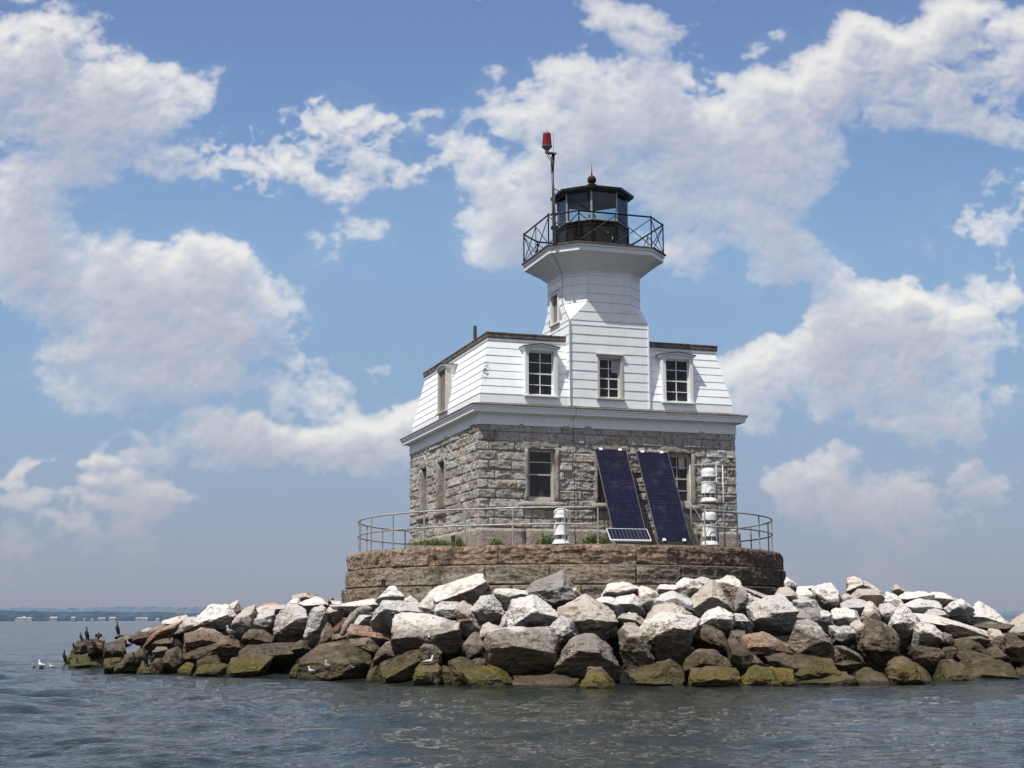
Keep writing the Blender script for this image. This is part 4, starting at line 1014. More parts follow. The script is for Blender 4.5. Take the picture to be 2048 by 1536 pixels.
# ================================================================== BOULDERS
def K(py): return sin(PITCH)+((768-py)/FPX)*cos(PITCH)
WL = [(-600, 1345), (85, 1334), (150, 1328), (230, 1345), (400, 1349), (600, 1354), (760, 1364), (1000, 1374), (1500, 1374), (1800, 1369), (2048, 1360), (2700, 1330)]
SL = [(-600, .22), (150, .25), (380, .30), (690, .36), (800, .42), (1560, .42), (1640, .34), (2048, .34), (2700, .28)]
def wl(px): return np.interp(px, [a for a, b in WL], [b for a, b in WL])
def dwl(px): return 1.6/-K(wl(px))
def slope(px): return np.interp(px, [a for a, b in SL], [b for a, b in SL])
def pile_depth(px, py):
    k = K(py); s = slope(px); return (1.6+s*dwl(px))/(s-k)
CROPS = {'A': (130, 1180, 6.4), 'B': (400, 1160, 6.4), 'C': (680, 1120, 5.907), 'D': (960, 1120, 5.907), 'E': (1240, 1120, 5.907), 'F': (1520, 1130, 6.143), 'G': (1768, 1130, 6.143), 'P': (0, 0, 1)}
ROCKS = """
A d 95,760 150,660 300,660 330,760 310,900 110,900
A d 300,640 420,620 490,650 480,800 330,860 300,750
A m 85,860 300,850 480,870 490,940 300,980 90,960
A m 500,890 720,880 740,980 520,980
A m 660,980 760,860 900,790 1000,830 980,1000 860,1090 720,1050 -.3
A m 900,1060 960,960 1150,930 1210,1020 1180,1100 1000,1110 -.6
A d 480,700 780,700 800,860 700,890 500,870
A t 590,690 800,600 840,620 700,740 600,730
A t 640,580 740,580 770,620 660,650
A d 760,570 880,590 870,660 740,650
A d 870,600 930,545 1060,590 1000,680 880,660
A p 930,550 1060,495 1110,540 1080,590 960,590
A o 1060,545 1250,460 1290,500 1090,580
A o 980,720 1060,610 1200,510 1440,420 1420,560 1370,650 1130,660 1000,740
A d 1130,660 1370,640 1390,740 1200,770 1120,720
A p 1240,400 1500,380 1530,400 1380,480 1270,460
A g 1380,560 1400,500 1540,390 1680,380 1730,500 1560,590 1400,600
A o 1520,580 1720,530 2020,620 1980,740 1750,800 1520,830 -.2
A d 1200,870 1380,780 1500,930 1420,1010 1220,1020
A t 1130,760 1300,740 1330,800 1200,880 1140,830
A m 1440,1030 1520,960 1640,970 1600,1080 1460,1080 -.4
A d 1500,830 1750,780 1950,700 1960,850 1800,940 1560,940
A m 1640,1070 1720,980 1850,950 2048,980 2048,1100 1650,1110 -.4
A d -12,872 40,855 100,880 90,915 0,915
B w -90,560 -30,440 80,370 330,365 420,470 320,620 150,670 -60,640
B p 320,360 460,295 500,400 470,480 330,440 .4
B t 490,430 560,390 670,370 700,450 700,640 620,740 500,700 420,600
B o 200,830 260,750 370,745 520,820 540,900 400,960 170,980 -.3
B d 540,740 600,670 780,660 920,740 910,830 700,870 540,830
B g 700,660 740,440 850,410 960,400 960,570 850,690 740,680
B g 950,800 960,560 1060,440 1130,360 1340,380 1400,560 1430,640 1350,720 1200,790
B g 1350,760 1440,600 1400,500 1450,370 1620,360 1640,560 1560,820 1430,880 1370,830
B d 1620,540 1700,640 1730,760 1640,880 1510,890 1560,780
B p 1641,350 1850,350 1800,500 1720,580 1640,520 .3
B p 690,430 800,400 1040,340 1120,340 1340,350 1130,380 800,430 .8
B o 690,370 900,310 1010,300 1030,345 720,410 1.2
B t 1180,220 1350,175 1440,220 1430,260 1270,280 1180,300 1.5
B w 1140,270 1250,260 1300,330 1160,350 1130,310 1.2
B w 1270,290 1420,280 1560,265 1650,320 1560,345 1350,355 1.2
B w 1130,350 1170,315 1280,305 1300,360 1200,365 .8
B o 1410,225 1500,205 1540,235 1470,270 1.5
B o 1640,240 1700,230 1690,290 1640,300 1.5
B w 1680,285 1820,285 1850,340 1700,340 1.2
B d 500,870 900,850 1200,860 1290,920 1270,960 1000,1000 860,1040 540,1020
B m 300,1170 380,1060 560,1020 860,1040 720,1200 620,1250 340,1230 -.3
B m 0,1150 0,1020 150,990 260,1020 320,1150 250,1210 60,1210 -.3
B d 0,960 150,890 200,980 0,1040
B d 1180,840 1300,810 1400,880 1350,950 1200,940
P m 601,1320 610,1303 665,1298 690,1294 705,1296 745,1315 742,1342 715,1360 640,1361 603,1357 -.5
B m 1170,1200 1190,1100 1290,1090 1290,1240
C o 90,800 130,780 380,830 620,930 600,1000 450,980 330,1000 100,960
C d 100,960 330,930 440,1080 370,1130 150,1060
C o -90,900 100,870 100,970 0,1040 -100,1000
C g 130,780 250,660 390,630 420,660 300,790
C w 140,530 220,510 400,470 480,500 460,560 380,590 220,560 .3
C w 440,460 560,350 650,330 760,380 800,450 700,520 520,520 .2
C w 750,500 770,470 820,440 940,520 880,560 750,550
C g 380,770 440,600 510,510 700,520 960,560 1040,680 1000,740 700,800 400,790
C w 950,530 1080,400 1360,250 1640,125 1740,260 1720,400 1600,470 1250,520 1050,560 -.3
C g 960,540 1090,480 1140,560 1150,680 1050,690
C g 1120,570 1200,520 1420,520 1460,600 1400,740 1200,740 1130,680
C t 1360,600 1430,540 1550,600 1570,680 1680,820 1540,900 1400,760
C t 640,830 830,760 1100,745 1390,740 1410,960 1330,1060 1250,1110 900,1100 640,1000 -.5 w
C d 390,1190 440,1100 550,1010 800,1110 720,1190 500,1260 380,1240
C m 450,1400 480,1260 700,1190 940,1100 1080,1120 900,1250 700,1420 560,1440
C t 950,1090 980,1010 1090,1010 1200,1080 1200,1240 1000,1250 920,1180
C m 890,1260 1190,1250 1210,1320 1240,1470 1000,1490 880,1450 -.4
C m 1200,1260 1300,1280 1360,1400 1280,1460 1220,1420
C m 1310,1230 1420,1190 1500,1260 1560,1300 1880,1320 1890,1440 1600,1460 1350,1430
C d 1490,1250 1560,1200 1720,1200 1740,1280 1600,1310
C t 1470,970 1570,890 1690,920 1710,1040 1680,1140 1520,1180 1480,1060
C m 330,1330 420,1270 480,1340 440,1420 320,1410
D g 0,480 110,445 250,560 280,720 150,750 0,720 -120,600 -100,540
D w 160,430 200,355 400,360 560,390 560,460 440,520 330,570 180,480 .2
D g 270,740 370,580 430,510 620,490 860,600 940,760 850,830 540,880 340,860 -.2 w
D w 260,740 300,680 330,800 320,850 280,830
D b 540,400 640,280 960,140 1060,290 1100,340 1210,440 1180,540 1040,590 860,580 600,480 .1
D b 550,260 780,70 850,60 950,140 620,300 590,300 .15
D t 1080,350 1140,335 1210,440 1100,480
D w 900,640 960,560 1020,600 960,700 900,740
D g 820,850 990,700 1080,740 1170,930 1100,960 950,1040 870,920 -.3
D t 970,690 1060,560 1200,500 1330,530 1480,610 1650,680 1600,800 1450,900 1200,940 1130,800 -.3
D t 60,1030 100,880 240,830 420,880 640,850 820,910 880,980 880,1180 820,1260 380,1290 150,1220 -.9 w
D t 870,1330 930,1100 1060,980 1200,940 1380,960 1480,1060 1650,1200 1640,1380 1500,1390 1200,1330 900,1360 -.6 w
D y 1180,1480 1230,1370 1310,1320 1450,1330 1650,1460 1500,1510 1250,1510 -.8
D w 1300,530 1340,490 1420,480 1440,460 1560,460 1700,520 1600,620 1450,600
D w 1450,440 1520,310 1720,275 1880,330 1900,420 1720,460 1560,470 .1
D m -180,1325 230,1320 380,1440 300,1520 -50,1500 -.2
D d 380,1400 700,1440 1150,1410 1180,1480 500,1520
D t 0,900 30,800 120,760 250,810 60,1030 0,1040
D d -10,1200 60,1170 80,1250 0,1290
E t -20,1000 20,880 80,790 240,790 300,960 400,1200 420,1310 150,1330 20,1180 -.4
D w 1650,680 1780,630 1860,680 1790,740 1680,740
E w 430,360 450,310 660,310 700,380 600,420 430,400 .2
E w 230,360 290,330 420,370 450,440 380,520 360,620 310,620 230,470
E g 380,540 440,440 640,410 850,490 860,640 700,570 430,620 0 w
E w 660,330 780,230 920,250 1000,330 940,430 850,490 740,440 .1
E g 910,240 990,220 1140,280 1080,310 1000,330 .3
E t 850,640 860,490 1100,280 1200,360 1360,600 1200,620 1000,690 900,700 -.2
E p 1140,260 1260,220 1390,230 1440,310 1370,560 1330,580 1180,340 .1 w
E b 1360,560 1430,340 1500,370 1500,560 1480,650 1380,660
E t 1440,310 1600,370 1820,460 1730,520 1560,430 1480,380 .2
E g 1480,400 1560,430 1600,560 1580,630 1490,640
E p 1560,440 1660,460 1690,540 1620,590
E t 300,740 420,640 700,565 800,620 880,730 700,760 420,780
E t 280,890 380,760 560,670 740,690 930,760 860,880 830,980 700,1090 430,1160 330,1040 -.8 w
E w 940,760 1060,640 1190,590 1370,650 1350,760 1290,900 1200,870 1000,790 -.4
E d 860,870 940,790 1100,820 1290,960 1310,1130 1250,1160 1080,1060 900,1000
E g 1360,670 1480,660 1560,740 1500,840 1380,790
E b 1330,850 1480,850 1510,940 1400,990 1310,930
E m 750,1370 760,1230 950,1100 1070,1090 1270,1170 1300,1280 1060,1310 820,1400
E y 810,1470 850,1330 1100,1300 1370,1300 1440,1430 1300,1490 900,1490 -.5
E m 120,1340 350,1300 560,1250 740,1360 780,1460 500,1500 200,1480 -.2
E d 1290,1160 1300,960 1400,970 1540,1090 1560,1300 1440,1380 1330,1280
E y 1440,1430 1600,1300 1800,1340 1890,1430 1880,1500 1500,1505 -.5
P o 1487,1292 1503,1275 1527,1272 1560,1286 1580,1300 1560,1307 1525,1312 1500,1306 -.3
E d 1550,1140 1620,1150 1690,1220 1600,1290 1560,1280
E t -20,700 0,660 100,660 200,650 280,740 340,780 290,880 220,780 100,740
E w -40,470 170,420 250,480 300,620 180,610 0,560
F g -90,560 0,480 200,430 400,440 420,620 440,710 250,770 80,750 -60,680 -.5
F g 400,430 520,400 680,440 760,545 640,610 420,620 -.1
F b 400,610 620,620 750,550 660,750 480,740
F t 180,400 260,320 440,320 440,400 370,420 220,430 .1
F w 290,250 300,170 350,155 450,240 440,320 300,310 .4
F w 440,320 520,280 700,260 640,320 500,340 .4
F w 460,340 620,310 690,440 640,460 470,400
F w 640,310 800,265 940,290 980,420 960,540 870,580 750,540 690,440
F b 950,300 1010,400 1000,540 970,540 950,400 .1
F t 1070,320 1080,230 1180,155 1300,200 1480,320 1360,350 1200,360 1080,350 .4 w
F t 1150,400 1250,320 1450,320 1540,380 1500,450 1230,470 .1
F t 1000,400 1070,360 1150,400 1130,470 1010,460
F g 1000,540 1020,480 1200,450 1380,470 1300,560 1200,620 1050,580
F w 890,600 970,550 1180,580 1240,660 1180,760 1140,840 920,740 -.2
F p 1250,640 1300,500 1400,465 1470,560 1470,690 1350,760 1290,800
F g 1470,560 1540,510 1640,490 1680,580 1600,760 1540,700
F b 650,740 740,590 850,570 890,640 880,780 850,880 800,830 -.1 w
F g 880,760 1150,790 1170,920 1000,1000 900,960
F t 1150,760 1280,700 1290,880 1240,1000 1180,930
F t 340,990 450,740 600,730 770,810 890,940 890,1040 700,1060 560,1160 450,1230 370,1120 -.6 w
F d 1230,1020 1330,720 1400,680 1560,760 1700,880 1720,1120 1600,1230 1400,1240 1300,1150 -.5
F t 960,1010 1060,1010 1230,1110 1290,1190 1150,1220 1050,1180 -.2
F d 620,1160 850,1060 950,1030 1040,1190 960,1260 760,1250
F d 940,1210 1050,1190 1240,1200 1120,1290 1000,1290
F y -50,1400 0,1300 150,1310 400,1320 460,1450 300,1500 0,1510 -.2
F d 100,1150 300,1120 440,1190 470,1290 300,1340 150,1250
F m 400,1250 620,1180 940,1260 960,1400 700,1450 480,1400
F m 480,1440 720,1420 1100,1340 1200,1460 700,1500
F m 1180,1400 1280,1340 1550,1380 1620,1430 1400,1470 1200,1460
G t 100,310 140,265 190,260 270,310 330,350 200,370 110,350 .6
G w 200,400 330,350 560,345 620,350 600,440 560,470 280,450 .3
G w 600,430 620,350 760,360 900,420 940,470 860,520 760,500 .3
G g 260,490 330,470 500,460 740,520 740,560 620,560 420,560 400,600 .1 w
G g 500,620 560,560 740,560 770,640 660,660 540,650 .1
G g 770,560 880,470 980,440 1080,510 1100,620 1040,700 900,680 790,640 .2 w
G w 1040,700 1110,540 1240,545 1420,620 1560,730 1500,790 1240,760 1120,740 .3
G d 1100,740 1500,750 1570,740 1500,820 1300,820 .2
G t 440,670 560,660 760,670 1000,750 1220,800 1290,840 1130,870 880,900 740,850 620,760 -.2 w
G w 0,400 90,360 180,390 200,450 260,500 160,600 100,490 0,480 .2
G g 0,520 100,500 70,640 10,610 0,600
G w 80,760 130,640 250,510 400,600 430,740 370,850 280,950 180,870 -.2
G t 390,820 430,720 640,770 740,850 690,940 640,1030 450,990 400,950 -.3 w
G g 340,960 380,760 420,900 440,960 380,1040
G g 700,860 820,850 850,960 800,1030 700,1000
G o 840,920 1200,880 1280,910 1180,960 1100,950 900,980
G m 880,1050 920,970 1060,930 1180,980 1300,1080 1310,1160 1120,1140 980,1190 900,1160 -.2
G t 1260,960 1330,830 1460,820 1440,960 1420,1040 1300,1060
G t 1500,820 1600,770 1800,760 1860,900 1760,940 1540,900
G d 1440,1000 1520,880 1720,930 1800,1100 1700,1200 1560,1180 1440,1100
G d 1290,1070 1440,1040 1560,1160 1500,1200 1320,1170
G y 50,1420 100,1260 220,1165 340,1190 500,1300 680,1420 600,1470 200,1470 -.6
G m 640,1380 760,1250 900,1230 1000,1270 1080,1330 1100,1430 800,1440 690,1410 -.4
G m 940,1250 1130,1140 1380,1180 1600,1240 1760,1340 1760,1420 1200,1445 1090,1400 -.4
G d 380,1000 640,1030 740,1050 720,1200 560,1330 430,1230 360,1080
G d 720,1040 880,1020 880,1130 760,1240 700,1150
P t 2040,1262 2075,1240 2130,1250 2150,1290 2120,1330 2050,1320
P d 2040,1330 2090,1300 2160,1310 2190,1345 2130,1362 2050,1365
P g 2110,1280 2150,1262 2210,1270 2240,1310 2200,1340 2120,1330
P m 2170,1345 2230,1320 2300,1330 2340,1350 2290,1362 2190,1362
P t 2215,1300 2260,1280 2330,1290 2350,1330 2290,1340 2220,1330
"""
TONE = {'w': ((.53, .50, .455), 1.0), 'g': ((.36, .345, .33), .6), 't': ((.38, .32, .255), .4), 'p': ((.53, .43, .36), .45), 'o': ((.30, .175, .105), .15),
        'd': ((.11, .085, .06), .05), 'b': ((.25, .24, .23), .15), 'm': ((.085, .075, .03), 0), 'y': ((.22, .16, .02), 0)}
def icosphere(n):
    bm = bmesh.new(); bmesh.ops.create_icosphere(bm, subdivisions=n, radius=1)
    V = np.array([v.co[:] for v in bm.verts]); Fc = np.array([[v.index for v in f.verts] for f in bm.faces]); bm.free()
    V /= np.linalg.norm(V, axis=1)[:, None]; return V, Fc
ICO = {k: icosphere(k) for k in (4, 5, 6)}
def hull(pts):
    pts = sorted(set(map(tuple, pts)))
    def half(ps):
        o = []
        for p in ps:
            while len(o) > 1 and (o[-1][0]-o[-2][0])*(p[1]-o[-2][1])-(o[-1][1]-o[-2][1])*(p[0]-o[-2][0]) <= 0: o.pop()
            o.append(p)
        return o
    a, b = half(pts), half(pts[::-1]); return a[:-1]+b[:-1]
BV, BF, BO = [], [], 0
BOX = []
def boulder(poly, tone, doff, wtop, seed, lvl=None, name='boulder', thick=None, roughs=1.0):
    global BO
    r = np.random.default_rng(seed)
    P = np.array(poly, float); ym = (P[:, 1].min()+P[:, 1].max())/2
    if P[:, 1].max() > wl(P[:, 0].mean())-14: P[P[:, 1] > ym+.3*(P[:, 1].max()-ym), 1] += 20; low_ = True
    else: low_ = False
    mP = P.mean(0); P = mP+(P-mP)*1.045; cx, cy = (P[:, 0].min()+P[:, 0].max())/2, (P[:, 1].min()+P[:, 1].max())/2-(10 if low_ else 0)
    d = float(pile_depth(cx, min(max(cy, 1150), wl(cx)+4)))+doff
    C = at_depth(cx, cy, d); sc = d/FPX
    u2 = (P[:, 0]-cx)*sc; v2 = -(P[:, 1]-cy)*sc
    wpx, hpx = np.ptp(P[:, 0]), np.ptp(P[:, 1]); a, b = np.ptp(u2)/2, np.ptp(v2)/2
    T = thick or float(np.clip(.5*(.6*a+.6*b)*2*r.uniform(.75, 1.05), .16, .85))
    hp = hull(list(zip(u2.round(4), v2.round(4))))
    c0 = np.mean(hp, axis=0)
    Nn, Hh = [], []
    for i in range(len(hp)):
        p, q = np.array(hp[i]), np.array(hp[(i+1) % len(hp)]); e = q-p
        if np.linalg.norm(e) < 1e-4: continue
        n = np.array([e[1], -e[0]])/np.linalg.norm(e); h = n@(p-c0)
        up = n[1]
        tilt = r.uniform(-.35, .35) if abs(up) < .5 else (r.uniform(-.55, -.15) if up > 0 else r.uniform(-.95, -.35))
        n3 = np.array([n[0]*cos(tilt), n[1]*cos(tilt), sin(tilt)])   # axes: u, v, depth (away from viewer)
        Nn.append(n3); Hh.append(max(max(h, .03)*cos(tilt)+(sin(tilt)*T*.38 if up >= .5 else (0 if up <= -.5 else -abs(sin(tilt))*T*.4)), .05))
        if up > .35:   # lit shelf on the near upper edge
            t2 = r.uniform(.45, .95); n4 = np.array([n[0]*cos(t2), n[1]*cos(t2), -sin(t2)]); Nn.append(n4); Hh.append(max(h, .03)*cos(t2)*r.uniform(.95, 1.0)+T*sin(t2)*r.uniform(.35, .7))
    for sgn in (-1, 1):
        for k in range(r.integers(3, 6)):
            ax, ay = r.uniform(-.65, .65), r.uniform(-.6, .45)
            n = np.array([ax, ay, sgn*1.0]); n /= np.linalg.norm(n); Nn.append(n); Hh.append(T*r.uniform(.70, 1.0)*abs(n[2])+.55*max((np.array(hp)-c0)@n[:2]))
    hpa = np.array(hp)-c0
    for k in range(7):
        n = r.normal(size=3); n[:2] *= .75; n[2] = -abs(n[2])-.35; n /= np.linalg.norm(n)
        ext = max(hpa@n[:2])+abs(n[2])*T*.8; Nn.append(n); Hh.append(ext*r.uniform(.70, .90))
    Nn = np.array(Nn); Hh = np.array(Hh)
    if lvl is None: lvl = 6 if wpx*hpx > 3600 else (5 if wpx*hpx > 500 else 4)
    S, Fc = ICO[lvl]
    S = S*np.array([a, b, T]); L = np.linalg.norm(S, axis=1)[:, None]; S = S/L
    dots = np.clip(S@Nn.T, 0, None)/Hh[None]
    pw = 70.0; rad = (dots**pw).sum(1)**(-1/pw)
    Q = S*rad[:, None]
    size = (a+b+T)/3
    off = seed*3.7
    tb = fbm(Q*1.7/max(size, .2)+off, 3, 3)*4; tb = (np.floor(tb)+sstep(.25, .75, tb-np.floor(tb)))/4
    nz = .125*size*tb+.030*min(1, size*2.2)*fbm(Q*6+off, 4, 4, ridged=True)*roughs+.040*min(1, size*2)*(fbm(Q*np.array([2.2, 5.5, 2.2])+off, 3, 6, ridged=True))*roughs
    Q = Q+S*nz[:, None]
    Q[:, 0] += c0[0]; Q[:, 1] += c0[1]
    fwd = FH
    side = np.array([FH[1], -FH[0], 0])
    V = Q[:, :1]*side+Q[:, 1:2]*np.array([0, 0, 1.0])+Q[:, 2:]*fwd
    o = np_mesh(name, V, Fc[:, ::-1], MAT['rock'], None, True)
    o.location = C
    col, al = TONE[tone]; j = r.uniform(.88, 1.12); hj = r.uniform(-.04, .04)
    if wtop: al = .95
    o.color = (col[0]*j*(1+hj), col[1]*j, col[2]*j*(1-hj), al)
    BV.append(V+C); BF.append(Fc[:, ::-1]+BO); BO += len(V)
    return o, (cx, cy, wpx, hpx)
RINFO = []
for i, ln in enumerate([l for l in ROCKS.strip().split('\n') if l.strip()]):
    tk = ln.split(); cr = CROPS[tk[0]]; tone = tk[1]; poly = []; rest = []
    for t in tk[2:]:
        if ',' in t: x, y = map(float, t.split(',')); poly.append((cr[0]+x/cr[2], cr[1]+y/cr[2]))
        else: rest.append(t)
    doff = next((float(x) for x in rest if x != 'w'), 0.0)
    o, inf = boulder(poly, tone, doff, 'w' in rest, 100+i); RINFO.append((o, tone, 'w' in rest)+inf)
# labels: look first, then the place along the pile
def zone(cx):
    if cx < 235: return 'at the low left tip among the cormorants'
    if cx < 400: return 'on the left slope near the tip'
    if cx < 560: return 'on the left ridge by the standing gull'
    if cx < 700: return 'just left of the pier'
    if cx < 900: return 'below the left side of the pier'
    if cx < 1075: return 'below the near corner of the house'
    if cx < 1250: return 'below the middle of the pier'
    if cx < 1420: return 'below the tall solar panels'
    if cx < 1570: return 'below the right end of the pier'
    if cx < 1720: return 'just right of the pier'
    if cx < 1880: return 'on the right ridge'
    return 'at the far right end'
CN = {'w': 'bleached white', 'g': 'pale grey', 't': 'tan', 'p': 'pinkish', 'o': 'rusty orange brown', 'd': 'dark brown', 'b': 'slate grey', 'm': 'mossy green', 'y': 'yellow green weedy'}
def shape(w, h):
    s = 'big' if w*h > 5200 else ('small' if w*h < 900 else 'middling')
    f = 'long flat' if w > 2.3*h else ('upright' if h > 1.15*w else 'blocky')
    return s, f
keys = {}
for rec in RINFO:
    o, tone, wt, cx, cy, w, h = rec
    s, f = shape(w, h); wlv = wl(cx); row = 'at the waterline' if cy+h/2 > wlv-14 and cy > wlv-45 else ('in the crest row' if cy < (1215 if 560 < cx < 1900 else 1255) else 'halfway up')
    if tone in 'my' and row != 'at the waterline': row = 'just above the water'
    key = (s, f, CN[tone]+(' white topped' if wt and tone != 'w' else ''), row, zone(cx)); keys.setdefault(key, []).append(rec)
ORD = ['leftmost', 'second from left', 'third from left', 'fourth from left', 'fifth from left', 'sixth from left']
for key, recs in keys.items():
    recs.sort(key=lambda q: q[3])
    for k, rec in enumerate(recs):
        s, f, c, row, z = key
        lab = f'{s} {f} {c} boulder {row} {z}'
        if len(recs) > 1: lab = f'{ORD[k]} {s} {f} {c} boulder {row} {z}'
        lab = lab.replace('middling ', '')
        wds = lab.split()
        if len(wds) > 16: lab = ' '.join(lab.replace('at the low left tip among', 'among').replace('on the left ridge by', 'by').replace('on the left slope near the tip', 'near the left tip').replace('below the left side of the pier', 'below the pier left side').replace('below the near corner of the house', 'below the house corner').replace('just above the water', 'near water').split()[:16])
        tag(rec[0], lab, 'boulder', 'boulders heaped round the pier')
# wedged stones deeper in the heap
rr = random.Random(5); wn = 0
for k in range(60):
    px = rr.uniform(330, 2100); top = np.interp(px, [330, 420, 560, 700, 1000, 1500, 1700, 1900, 2048], [1275, 1262, 1225, 1215, 1215, 1205, 1195, 1215, 1275]); py = rr.uniform(top, wl(px)-8)
    w = rr.uniform(16, 36); h = w*rr.uniform(.5, .9); n = rr.randint(5, 7); ph = rr.random()*6
    poly = [(px+w*.5*cos(ph+6.283*j/n)*rr.uniform(.8, 1.1), py+h*.5*sin(ph+6.283*j/n)*rr.uniform(.8, 1.1)) for j in range(n)]
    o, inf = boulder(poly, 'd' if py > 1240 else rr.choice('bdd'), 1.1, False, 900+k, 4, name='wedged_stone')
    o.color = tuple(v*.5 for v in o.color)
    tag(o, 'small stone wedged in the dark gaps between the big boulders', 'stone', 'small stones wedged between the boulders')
# sloping rubble core hidden beneath
xs = np.linspace(-60, 2500, 130); ds = np.linspace(30, 62, 90)
XX, DD = np.meshgrid(xs, ds); S_ = slope(XX); D0 = dwl(XX)
crest = np.interp(XX, [-60, 100, 200, 300, 400, 500, 600, 760, 1560, 1700, 1900, 2000, 2100, 2500], [-1.2, -.9, .0, .8, 1.5, 2.0, 2.3, 2.5, 2.5, 2.5, 2.1, 1.6, 1.1, -.9])
ZZ = np.minimum(S_*(DD-D0)-1.15, crest-.35); back = 47+np.interp(XX, [0, 700, 1500, 2500], [5, 6, 3, 2])
ZZ = np.minimum(ZZ, crest-.35-.45*np.clip(DD-back, 0, None)); ZZ = np.maximum(ZZ, -1.5)
lat = (XX-1024)/FPX*DD
V = CAM[None, None]*np.array([1, 1, 0])+DD[..., None]*FH+lat[..., None]*np.array([FH[1], -FH[0], 0])
V[..., 2] = ZZ
Vf = V.reshape(-1, 3); Vf[:, 2] += .45*fbm(Vf*1.3, 4, 2)
idx = np.arange(XX.size).reshape(XX.shape)
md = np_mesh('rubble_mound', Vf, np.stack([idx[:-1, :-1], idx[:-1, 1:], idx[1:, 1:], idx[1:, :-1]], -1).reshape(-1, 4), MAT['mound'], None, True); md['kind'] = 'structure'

# driftwood and plank
def wood(pts, rad, name, mat, label, dd=-.3, cat='driftwood'):
    P_ = [at_depth(x, y, pile_depth(x, y)+dd) for x, y in pts]
    mb = MB(); n = 10; mb.tube(P_, rad, n); o = mb.build(name, mat, None, smooth=True); tag(o, label, cat); return o
wood([(683, 1268), (692, 1250), (705, 1233), (718, 1222), (732, 1217), (742, 1218)], [.05, .09, .11, .12, .11, .05], 'driftwood_log', MAT['driftwood'], 'curved grey driftwood log lying among rocks just left of the pier', -.55)
def plank(a, b, w, label):
    A = at_depth(*a, pile_depth(*a)-.5); B = at_depth(*b, pile_depth(*b)-.35); u = (B-A)/2
    mb = MB(); v = np.cross(u, FH); v /= np.linalg.norm(v); mb.obox((A+B)/2, u, v*w, FH*.12); o = mb.build('plank', MAT['plank'], None, bevel=.02); tag(o, label, 'plank')
plank((668, 1262), (696, 1238), .07, 'brown timber plank leaning against the curved driftwood log')
bvh = BVHTree.FromPolygons([Vector(v) for v in np.concatenate(BV)], [tuple(map(int, f)) for f in np.concatenate(BF)])
def hit(px, py):
    r = raydir(px, py); r = r/np.linalg.norm(r); h = bvh.ray_cast(Vector(CAM), Vector(r), 80); return h[0]

# ================================================================== BIRDS
MAT['corm'] = simple('cormorant plumage', (.008, .007, .007), .55, var=.5, vscale=25, spec=.4)
MAT['cormjuv'] = simple('young cormorant breast', (.14, .11, .085), .8, var=.5, vscale=25)
MAT['gull_white'] = simple('gull white plumage', (.62, .62, .61), .8, var=.15, vscale=20)
MAT['gull_grey'] = simple('gull grey wing', (.26, .28, .31), .75, var=.25, vscale=20)
MAT['gull_brown'] = simple('young gull mottled wing', (.24, .20, .165), .8, var=.5, vscale=40)
MAT['beak'] = simple('yellow beak', (.45, .25, .05), .5)
MAT['leg'] = simple('bird leg', (.25, .16, .10), .7)
def bird_tree(pts, rad, sy, extras, name, label, cat, group, h, loc, rz, bodymat):
    root = empty(name, loc, rz); tag(root, label, cat, group)
    S = lambda p: (p[0]*h, p[1]*h, p[2]*h)
    mb = MB(); mb.tube([S(p) for p in pts], [r*h for r in rad], 14, sy, upv=(0, 1, 0)); mb.build('body', bodymat, root, smooth=True)
    for nm, mat, fn in extras:
        mb = MB(); fn(mb, h); mb.build(nm, mat, root, smooth=True, auto=50)
    return root
def leafshape(mb, pts, wid, th):  # flat wing from point list
    pass
